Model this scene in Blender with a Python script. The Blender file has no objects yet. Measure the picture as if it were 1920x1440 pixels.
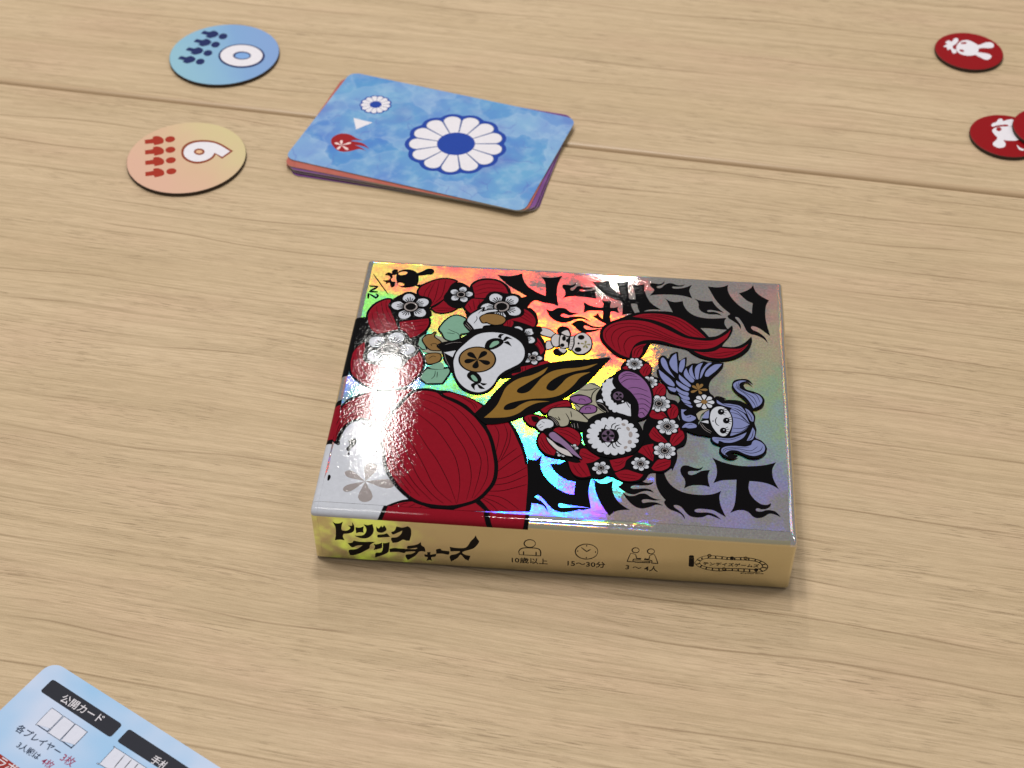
import bpy, bmesh, math, random
from mathutils import Vector, Matrix
from mathutils.geometry import tessellate_polygon
from mathutils import noise as mnoise
sc = bpy.context.scene
col = sc.collection
R = math.radians

# ---------------------------------------------------------------- camera
cam_d = bpy.data.cameras.new('camera'); cam = bpy.data.objects.new('camera', cam_d); col.objects.link(cam)
cam_d.sensor_width = 36; cam_d.lens = 36*2884/1920; cam_d.clip_start = 0.01; cam_d.clip_end = 50
rt, up, fw = Vector((0.99643, 0.08444, 0.00017)), Vector((-0.05969, 0.70290, 0.70878)), Vector((-0.05973, 0.70626, -0.70543))
cam.matrix_world = Matrix(((rt.x, up.x, -fw.x, 0.01112), (rt.y, up.y, -fw.y, -0.30012), (rt.z, up.z, -fw.z, 0.31948), (0, 0, 0, 1)))
cam_d.dof.use_dof = True; cam_d.dof.focus_distance = 0.418; cam_d.dof.aperture_fstop = 24
sc.camera = cam

# ---------------------------------------------------------------- room light (an even, softly lit interior)
w = bpy.data.worlds.new('World'); sc.world = w; w.use_nodes = True
w.node_tree.nodes['Background'].inputs[0].default_value = (1.0, 0.98, 0.94, 1)
w.node_tree.nodes['Background'].inputs[1].default_value = 0.30
def lamp(name, loc, sx, sy, radiance, color=(1.0, 0.97, 0.92), rz=0):
    d = bpy.data.lights.new(name, 'AREA'); d.shape = 'RECTANGLE'; d.size = sx; d.size_y = sy
    d.energy = radiance*math.pi*sx*sy; d.color = color
    o = bpy.data.objects.new(name, d); col.objects.link(o); o.location = loc; o.rotation_euler = (0, 0, rz)
    return o
# ceiling lamps and two added ones, about 1.9 m above the table
lamp('ceiling_or_added_lamp', (-0.425, 1.80, 1.9), 0.045, 0.30, 240)
lamp('ceiling_or_added_lamp', (0.020, 2.40, 1.9), 0.06, 0.26, 110)
lamp('ceiling_or_added_lamp', (-0.060, 0.66, 1.9), 0.17, 0.045, 340)
lamp('ceiling_or_added_lamp', (-0.480, 0.22, 1.9), 0.40, 0.30, 40)
lamp('ceiling_or_added_lamp', (1.30, 0.7, 1.9), 0.6, 0.6, 7)  # unseen fill, added to raise the general brightness
lamp('ceiling_or_added_lamp', (-0.90, -0.6, 1.9), 0.09, 0.09, 60)  # added behind the viewer to make the side foil's yellow-green patch
vs = sc.view_settings; vs.view_transform = 'Standard'; vs.look = 'None'; vs.exposure = 0; vs.gamma = 1; vs.use_curve_mapping = False

# ---------------------------------------------------------------- node helpers
def srgb(r, g, b):
    f = lambda c: (c/255/12.92 if c/255 <= 0.04045 else ((c/255+0.055)/1.055)**2.4)
    return (f(r), f(g), f(b), 1)
class N:
    def __init__(s, name):
        s.m = bpy.data.materials.new(name); s.m.use_nodes = True; s.t = s.m.node_tree; s.t.nodes.clear()
        s.out = s.t.nodes.new('ShaderNodeOutputMaterial')
    def n(s, typ, **kw):
        x = s.t.nodes.new('ShaderNode'+typ)
        for k, v in kw.items():
            if k.startswith('i_'):
                k = k[2:]; k = int(k) if k.isdigit() else k.replace('_', ' ')
                if hasattr(v, 'is_output'): s.t.links.new(v, x.inputs[k])
                else: x.inputs[k].default_value = v
            else: setattr(x, k, v)
        return x
    def l(s, a, b): s.t.links.new(a, b)
    def math(s, op, a, b=0.0, c=None, clamp=False):
        x = s.n('Math', operation=op, use_clamp=clamp)
        for i, v in enumerate((a, b) if c is None else (a, b, c)):
            if hasattr(v, 'is_output'): s.l(v, x.inputs[i])
            else: x.inputs[i].default_value = v
        return x.outputs[0]
    def vmath(s, op, a, b):
        x = s.n('VectorMath', operation=op)
        for i, v in enumerate((a, b)):
            if hasattr(v, 'is_output'): s.l(v, x.inputs[i])
            elif op == 'SCALE' and i == 1: x.inputs['Scale'].default_value = v
            else: x.inputs[i].default_value = v
        return x.outputs[0]
    def mix(s, f, a, b, blend='MIX'):
        x = s.n('Mix', data_type='RGBA', blend_type=blend)
        for i, v in ((0, f), (6, a), (7, b)):
            if hasattr(v, 'is_output'): s.l(v, x.inputs[i])
            else: x.inputs[i].default_value = v
        return x.outputs[2]
    def ramp(s, f, *st):
        x = s.n('ValToRGB'); s.l(f, x.inputs[0]); e = x.color_ramp.elements
        while len(e) < len(st): e.new(0.5)
        for i, (p, c) in enumerate(st): e[i].position = p; e[i].color = c if isinstance(c, tuple) else (c, c, c, 1)
        return x.outputs[0]
    def pos(s, sc_=1000.0, rot=0.0, obj=False):
        p = s.n('TexCoord').outputs['Object'] if obj else s.n('NewGeometry').outputs['Position']
        m = s.n('Mapping'); s.l(p, m.inputs[0]); m.inputs['Scale'].default_value = (sc_,)*3 if not isinstance(sc_, tuple) else sc_
        if rot: 
            m0 = s.n('Mapping'); s.l(p, m0.inputs[0]); m0.inputs['Rotation'].default_value = (0, 0, rot); s.l(m0.outputs[0], m.inputs[0])
        return m.outputs[0]
    def noise(s, v, scale=1.0, detail=2.0, rough=0.5, dist=0.0, out=0):
        x = s.n('TexNoise', i_Scale=scale, i_Detail=detail, i_Roughness=rough, i_Distortion=dist); s.l(v, x.inputs['Vector']); return x.outputs[out]
    def bsdf(s, **kw):
        b = s.n('BsdfPrincipled')
        for k, v in kw.items():
            k = k.replace('_', ' ')
            if hasattr(v, 'is_output'): s.l(v, b.inputs[k])
            else: b.inputs[k].default_value = v
        s.l(b.outputs[0], s.out.inputs[0]); return b

MAT = {}
def film_bump(k):
    """uneven laminate film over the printed lid: fine flakes and a soft wave"""
    p = k.pos(1000.0)
    fine = k.noise(p, 1.25, 2.0, 0.6); wave = k.noise(p, 0.16, 1.0, 0.5)
    h = k.math('ADD', k.math('MULTIPLY', fine, 1.7), k.math('MULTIPLY', wave, 2.0))
    b = k.n('Bump', i_Strength=1.0, i_Distance=0.0000075); k.l(h, b.inputs['Height']); return b.outputs[0]
def print_mat(name, rgb, film=True, var=0.05):
    k = N(name); c = srgb(*rgb)
    f = k.noise(k.pos(1000.0), 0.9, 2.0, 0.6)
    cc = k.mix(k.math('MULTIPLY', f, 1.0), tuple(x*(1-var*2) for x in c[:3])+(1,), tuple(min(1, x*(1+var*2)) for x in c[:3])+(1,))
    if film:
        gl = k.n('BsdfAnisotropic', distribution='BECKMANN', i_Roughness=0.045); gl.inputs['Color'].default_value = (1, 1, 1, 1); k.l(film_bump(k), gl.inputs['Normal'])
        df = k.n('BsdfDiffuse'); k.l(cc, df.inputs[0]); fr = k.n('Fresnel', i_IOR=1.18)
        mx = k.n('MixShader'); k.l(fr.outputs[0], mx.inputs[0]); k.l(df.outputs[0], mx.inputs[1]); k.l(gl.outputs[0], mx.inputs[2]); k.l(mx.outputs[0], k.out.inputs[0])
    else:
        k.bsdf(Base_Color=cc, Roughness=0.55, Specular_IOR_Level=0.15)
    MAT[name] = k.m
for nm, c in dict(ink=(10, 9, 11), red=(130, 18, 33), maroon=(46, 4, 9), white=(190, 193, 203), pale=(188, 182, 184), grey=(146, 138, 138), cloth=(152, 148, 132), teal=(118, 158, 138),
                  brown=(128, 98, 58), ochre=(130, 98, 44), purple=(124, 84, 132), violet=(128, 102, 138), plum=(92, 74, 96), peri=(120, 127, 172), olive=(128, 122, 84), tan=(150, 128, 84)).items():
    print_mat(nm, c)
for nm, c in dict(ink_side=(14, 10, 12), navy=(24, 38, 92), white2=(226, 222, 230), skyblue=(124, 164, 218), brick=(138, 66, 40), peach=(222, 178, 140), rust=(160, 44, 26), crimson=(150, 16, 26), pinkw=(236, 206, 206),
                  char=(38, 40, 50), pale2=(214, 216, 232), navy2=(24, 44, 74), wine=(150, 36, 78), brickr=(150, 44, 38), royal=(22, 62, 158), line=(96, 112, 150)).items():
    print_mat(nm, c, film=False, var=0.03)

def foil_mat():
    """rainbow foil: a plain mirror lobe plus one grating lobe for each colour, every colour leaving at its own angle"""
    k = N('holographic_foil'); g = k.n('NewGeometry'); nor = g.outputs['Normal']
    p = k.pos(1000.0)
    def grain(scale, amp, det=2.0):
        v = k.vmath('SUBTRACT', k.noise(p, scale, det, 0.6, 0.0, 1), (0.5, 0.5, 0.5)); return k.vmath('SCALE', v, amp)
    pert = k.vmath('ADD', grain(0.09, 0.085), k.vmath('ADD', grain(1.0, 0.035), grain(3.0, 0.035)))
    n0 = k.vmath('NORMALIZE', k.vmath('ADD', nor, k.vmath('SCALE', pert, 0.25)), (0, 0, 0))
    base = k.n('BsdfAnisotropic', distribution='BECKMANN'); k.l(k.mix(k.ramp(k.noise(p, 1.6, 4.0, 0.75), (0.34, 0.0), (0.66, 1.0)), (0.40, 0.395, 0.36, 1), (0.60, 0.60, 0.55, 1)), base.inputs['Color']); base.inputs['Roughness'].default_value = 0.07; k.l(n0, base.inputs['Normal'])
    tot = base.outputs[0]
    cols = [(0.36, 0.002, 0.004), (0.38, 0.07, 0.0), (0.30, 0.24, 0.0), (0.05, 0.32, 0.005), (0.0, 0.26, 0.24), (0.0, 0.03, 0.50), (0.06, 0.002, 0.40)]
    tilt = [14.6, 13.8, 13.0, 12.1, 11.2, 10.2, 9.4]
    for c, t in zip(cols, tilt):
        for d, wgt, ts in ((( 0.0, -1.0, 0.0), 0.052, 1.0), ((0.17, -0.98, 0.0), 0.010, 1.10), ((0.34, -0.94, 0.0), 0.011, 1.24), ((-0.40, -0.92, 0.0), 0.0016, 1.15), ((0.0, 1.0, 0.0), 0.05, 1.0)):
            a = math.tan(R(t*ts))
            nn = k.vmath('NORMALIZE', k.vmath('ADD', nor, k.vmath('ADD', tuple(x*a for x in d), pert)), (0, 0, 0))
            b = k.n('BsdfAnisotropic', distribution='BECKMANN'); b.inputs['Color'].default_value = tuple(x*wgt for x in c)+(1,); b.inputs['Roughness'].default_value = 0.085; k.l(nn, b.inputs['Normal'])
            ad = k.n('AddShader'); k.l(tot, ad.inputs[0]); k.l(b.outputs[0], ad.inputs[1]); tot = ad.outputs[0]
    film = k.n('BsdfAnisotropic', distribution='BECKMANN'); film.inputs['Color'].default_value = (0.05, 0.05, 0.05, 1); film.inputs['Roughness'].default_value = 0.045; k.l(film_bump(k), film.inputs['Normal'])
    ad = k.n('AddShader'); k.l(tot, ad.inputs[0]); k.l(film.outputs[0], ad.inputs[1])
    k.l(ad.outputs[0], k.out.inputs[0]); MAT['foil'] = k.m
foil_mat()
def side_foil():
    k = N('side_foil'); p = k.pos((60.0, 1000.0, 1000.0)); n1 = k.noise(p, 1.0, 2.0)
    bmp = k.n('Bump', i_Strength=0.6, i_Distance=0.00003); k.l(n1, bmp.inputs['Height'])
    b = k.bsdf(Base_Color=srgb(212, 203, 174), Metallic=1.0, Roughness=0.25, Normal=bmp.outputs[0])
    # the grating throws the added near-left lamp's yellow-green towards the viewer near the left end
    pv = k.vmath('SCALE', k.vmath('SUBTRACT', k.noise(k.pos(1000.0), 0.22, 2.0, 0.5, 0.0, 1), (0.5, 0.5, 0.5)), 0.05)
    nn = k.vmath('NORMALIZE', k.vmath('ADD', (-0.13, -0.47, 0.87), pv), (0, 0, 0))
    g = k.n('BsdfAnisotropic', distribution='BECKMANN', i_Roughness=0.10); g.inputs['Color'].default_value = (0.0052, 0.0078, 0.0002, 1); k.l(nn, g.inputs['Normal'])
    ad = k.n('AddShader'); k.l(b.outputs[0], ad.inputs[0]); k.l(g.outputs[0], ad.inputs[1]); k.l(ad.outputs[0], k.out.inputs[0]); MAT['side_foil'] = k.m
side_foil()
def simple(name, rgb, rough=0.6, spec=0.3):
    k = N(name); c = srgb(*rgb); f = k.noise(k.pos(1000.0), 0.8, 3.0)
    k.bsdf(Base_Color=k.mix(f, tuple(x*0.85 for x in c[:3])+(1,), tuple(min(1, x*1.12) for x in c[:3])+(1,)), Roughness=rough, Specular_IOR_Level=spec); MAT[name] = k.m
simple('grey_board', (120, 112, 100)); simple('cut_board', (58, 46, 36)); simple('paper_edge', (170, 168, 160)); simple('tray_board', (34, 26, 18))

def wood_mat(name, seed, edge=False):
    k = N(name); GR = R(6.0)
    def co(along, across, off):     # one noise cell is 'along' mm long and 'across' mm wide
        v = k.pos((1000.0/along, 1000.0/across, 1.0), GR); a = k.n('VectorMath', operation='ADD'); k.l(v, a.inputs[0]); a.inputs[1].default_value = (off+seed, off*1.7+seed*2.3, seed+off*0.37); return a.outputs[0]
    warp = k.noise(co(70, 26, 3.1), 1.0, 1.0)
    def warped(along, across, off, amt):
        v = co(along, across, off); x = k.n('CombineXYZ'); k.l(k.math('MULTIPLY', warp, amt/across), x.inputs[1]); return k.vmath('ADD', v, x.outputs[0])
    c = k.mix(k.ramp(k.noise(co(150, 32, 0), 1.0, 2.0), (0.3, 0.0), (0.7, 1.0)), srgb(198, 173, 138), srgb(209, 184, 151))
    c = k.mix(k.math('MULTIPLY', k.ramp(k.noise(co(60, 22, 40), 1.0, 2.0), (0.5, 0.0), (0.72, 1.0)), 0.55), c, srgb(204, 172, 143))        # rosy patches
    c = k.mix(k.math('MULTIPLY', k.ramp(k.noise(warped(90, 2.2, 7, 3.0), 1.0, 3.0, 0.6), (0.40, 1.0), (0.58, 0.0)), 0.30), c, srgb(164, 142, 108))   # broad grain
    c = k.mix(k.math('MULTIPLY', k.ramp(k.noise(warped(60, 0.70, 11, 3.0), 1.0, 3.0, 0.65), (0.38, 1.0), (0.52, 0.0)), 0.37), c, srgb(156, 132, 98))
    if not edge:
        fib = k.ramp(k.noise(warped(5.5, 0.24, 17, 3.0), 1.0, 3.0, 0.7), (0.36, 1.0), (0.56, 0.0))
        c = k.mix(k.math('MULTIPLY', fib, 0.30), c, srgb(150, 124, 88))
        mask = k.ramp(k.noise(co(38, 9, 23), 1.0, 2.0), (0.40, 0.15), (0.62, 1.0))
        pore = k.ramp(k.noise(warped(8.0, 0.30, 29, 3.0), 1.0, 2.0, 0.5), (0.585, 0.0), (0.64, 1.0))
        pore = k.math('MULTIPLY', pore, mask); c = k.mix(k.math('MULTIPLY', pore, 0.54), c, srgb(112, 86, 56))
        # long growth lines sweeping across the plank
        u = k.n('SeparateXYZ'); k.l(warped(160, 13.0, 53, 9.0), u.inputs[0])
        saw = k.math('ABSOLUTE', k.math('SUBTRACT', k.math('FRACT', u.outputs[1]), 0.5))
        brk = k.ramp(k.noise(co(60, 6, 61), 1.0, 2.0), (0.40, 0.0), (0.58, 1.0))
        line = k.math('MULTIPLY', k.ramp(saw, (0.0, 1.0), (0.035, 0.0)), brk); c = k.mix(k.math('MULTIPLY', line, 0.75), c, srgb(128, 100, 66))
        sp = k.ramp(k.noise(k.pos(1000.0), 2.6, 2.0, 0.6), (0.3, 0.0), (0.7, 1.0)); c = k.mix(k.math('MULTIPLY', sp, 0.14), c, srgb(226, 206, 178))
        bmp = k.n('Bump', i_Strength=0.35, i_Distance=0.00005, invert=True); k.l(k.math('ADD', pore, fib), bmp.inputs['Height'])
        k.bsdf(Base_Color=c, Roughness=0.52, Specular_IOR_Level=0.32, Normal=bmp.outputs[0])
    else:
        c = k.mix(0.75, c, srgb(184, 156, 122)); k.bsdf(Base_Color=c, Roughness=0.34, Specular_IOR_Level=0.5)
    MAT[name] = k.m
wood_mat('oak_laminate_near', 0.0); wood_mat('oak_laminate_far', 31.0); wood_mat('edge_banding', 5.0, True)

def gradient_mat(name, stops, ang, extra=None, spots=0.25):
    """printed disc: soft colour wash across the token"""
    k = N(name); p = k.pos(1000.0, obj=True); s = k.n('SeparateXYZ'); k.l(p, s.inputs[0])
    d = k.math('ADD', k.math('MULTIPLY', s.outputs[0], math.cos(ang)/40), k.math('MULTIPLY', s.outputs[1], math.sin(ang)/40))
    d = k.math('ADD', k.math('ADD', d, 0.5), k.math('MULTIPLY', k.math('SUBTRACT', k.noise(p, 0.09, 3.0), 0.5), spots))
    c = k.ramp(d, *[(q, srgb(*cc)) for q, cc in stops]); k.bsdf(Base_Color=c, Roughness=0.5, Specular_IOR_Level=0.2); MAT[name] = k.m
gradient_mat('blue_wash', ((0.05, (140, 184, 204)), (0.45, (132, 174, 208)), (0.65, (124, 162, 208)), (0.95, (126, 158, 208))), R(20))
gradient_mat('peach_wash', ((0.1, (214, 172, 150)), (0.5, (210, 176, 146)), (0.7, (208, 182, 146)), (0.95, (206, 190, 144))), R(48), spots=0.4)
def red_mat():
    k = N('red_token_face'); k.bsdf(Base_Color=srgb(142, 6, 16), Roughness=0.45, Specular_IOR_Level=0.12); MAT['red_face'] = k.m
red_mat()
def wash_card(name, c0, c1, c2, dark, amt=1.0):
    """water-colour card with cracked-ice facets"""
    k = N(name); p = k.pos(1000.0, obj=True)
    wv = k.vmath('ADD', p, k.vmath('SCALE', k.noise(p, 0.12, 2.0, 0.5, 0.0, 1), 9.0))
    v1 = k.n('TexVoronoi', feature='F1', i_Scale=0.06, i_Randomness=1.0); k.l(wv, v1.inputs['Vector'])
    sv = k.n('SeparateColor'); k.l(v1.outputs['Color'], sv.inputs[0])
    v2 = k.n('TexVoronoi', feature='DISTANCE_TO_EDGE', i_Scale=0.06); k.l(wv, v2.inputs['Vector'])
    c = k.mix(k.ramp(k.noise(p, 0.04, 3.0, 0.6), (0.35, 0.0), (0.65, 1.0)), srgb(*c0), srgb(*c1))
    c = k.mix(k.math('MULTIPLY', sv.outputs[0], 0.42*amt), c, srgb(*c2))
    c = k.mix(k.math('MULTIPLY', k.ramp(k.noise(p, 0.16, 4.0, 0.6), (0.48, 0.0), (0.74, 1.0)), 0.45), c, srgb(*c2))
    c = k.mix(k.math('MULTIPLY', k.ramp(v2.outputs[0], (0.0, 1.0), (0.05, 0.0)), 0.18*amt), c, srgb(*c2))
    v3 = k.n('TexVoronoi', feature='DISTANCE_TO_EDGE', i_Scale=0.11); k.l(wv, v3.inputs['Vector'])
    c = k.mix(k.math('MULTIPLY', k.math('MULTIPLY', k.ramp(v3.outputs[0], (0.0, 1.0), (0.035, 0.0)), k.ramp(k.noise(p, 0.1, 2.0), (0.5, 0.0), (0.6, 1.0))), 0.45*amt), c, srgb(*dark))
    c = k.mix(k.math('MULTIPLY', k.ramp(k.noise(p, 0.055, 2.0), (0.55, 0.0), (0.75, 1.0)), 0.5), c, srgb(*dark))
    k.bsdf(Base_Color=c, Roughness=0.5, Specular_IOR_Level=0.2); MAT[name] = k.m
wash_card('ice_face', (66, 120, 198), (88, 156, 202), (168, 194, 222), (84, 92, 182))
wash_card('red_card_face', (168, 84, 70), (176, 92, 84), (190, 112, 96), (140, 52, 54), 0.6)
wash_card('purple_card_face', (104, 52, 116), (116, 64, 140), (140, 88, 150), (80, 36, 92), 0.6)
def ref_mat():
    k = N('reference_face'); p = k.pos(1000.0)
    c = k.mix(k.ramp(k.noise(p, 0.045, 2.0), (0.35, 0.0), (0.65, 1.0)), srgb(150, 192, 232), srgb(196, 208, 234)); k.bsdf(Base_Color=c, Roughness=0.42, Specular_IOR_Level=0.3); MAT['reference_face'] = k.m
ref_mat()

# ---------------------------------------------------------------- mesh helpers
def tag(o, label=None, cat=None, group=None, kind=None):
    for kk, v in (('label', label), ('category', cat), ('group', group), ('kind', kind)):
        if v: o[kk] = v
    return o
def empty(name, loc, rz=0.0):
    o = bpy.data.objects.new(name, None); o.empty_display_size = 0.01; col.objects.link(o); o.location = loc; o.rotation_euler = (0, 0, rz); return o
def mesh_obj(name, verts, faces, mats, fm=None, parent=None, smooth=False):
    me = bpy.data.meshes.new(name); me.from_pydata(verts, [], faces)
    for m in mats: me.materials.append(MAT[m])
    if fm: me.polygons.foreach_set('material_index', fm)
    if smooth: me.polygons.foreach_set('use_smooth', [True]*len(me.polygons))
    me.update(); o = bpy.data.objects.new(name, me); col.objects.link(o)
    if parent: o.parent = parent
    return o

# ---------------------------------------------------------------- the table tops (two tables pushed together)
SA, SB = Vector((-0.21616, 0.15987)), Vector((0.14766, 0.12268))
sd = (SB-SA).normalized(); sn = Vector((-sd.y, sd.x)); S0 = SA+(SB-SA)*0.5
def table_top(name, side, depth, mat, rad, gap, label):
    """slab with a rounded long edge at the joint; side -1 is the near table, +1 the far one"""
    prof = [(gap+rad*(1-math.cos(a)), -rad*(1-math.sin(a))) for a in [i*math.pi/2/8 for i in range(9)]]   # edge face up to the flat top
    def pt(t, d, z): q = S0+sd*t+sn*(side*d); return (q.x, q.y, z)
    T = (-0.85, 0.85); zb = -0.028
    i0 = prof[-1][0]
    v = [pt(T[0], i0, 0), pt(T[1], i0, 0), pt(T[1], depth, 0), pt(T[0], depth, 0), pt(T[0], i0, zb), pt(T[1], i0, zb), pt(T[1], depth, zb), pt(T[0], depth, zb)]
    f = [(0, 1, 2, 3), (4, 7, 6, 5), (1, 5, 6, 2), (2, 6, 7, 3), (3, 7, 4, 0)]
    if side < 0: f = [tuple(reversed(q)) for q in f]
    o = mesh_obj(name, v, f, [mat]); tag(o, label, kind='structure')
    ev, ef = [], []
    full = [(gap, zb)]+prof
    for d, z in full: ev += [pt(T[0], d, z), pt(T[1], d, z)]
    for i in range(len(full)-1): q = (2*i, 2*i+1, 2*i+3, 2*i+2); ef.append(q if side > 0 else tuple(reversed(q)))
    e = mesh_obj('edge_banding', ev, ef, ['edge_banding'], parent=o, smooth=True)
    return o
table_top('table_top', -1, 0.75, 'oak_laminate_near', 0.0007, 0.0002, 'light oak laminate table top under the game box')
table_top('table_top', 1, 0.75, 'oak_laminate_far', 0.0022, 0.0008, 'light oak laminate table top beyond the joint')

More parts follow.
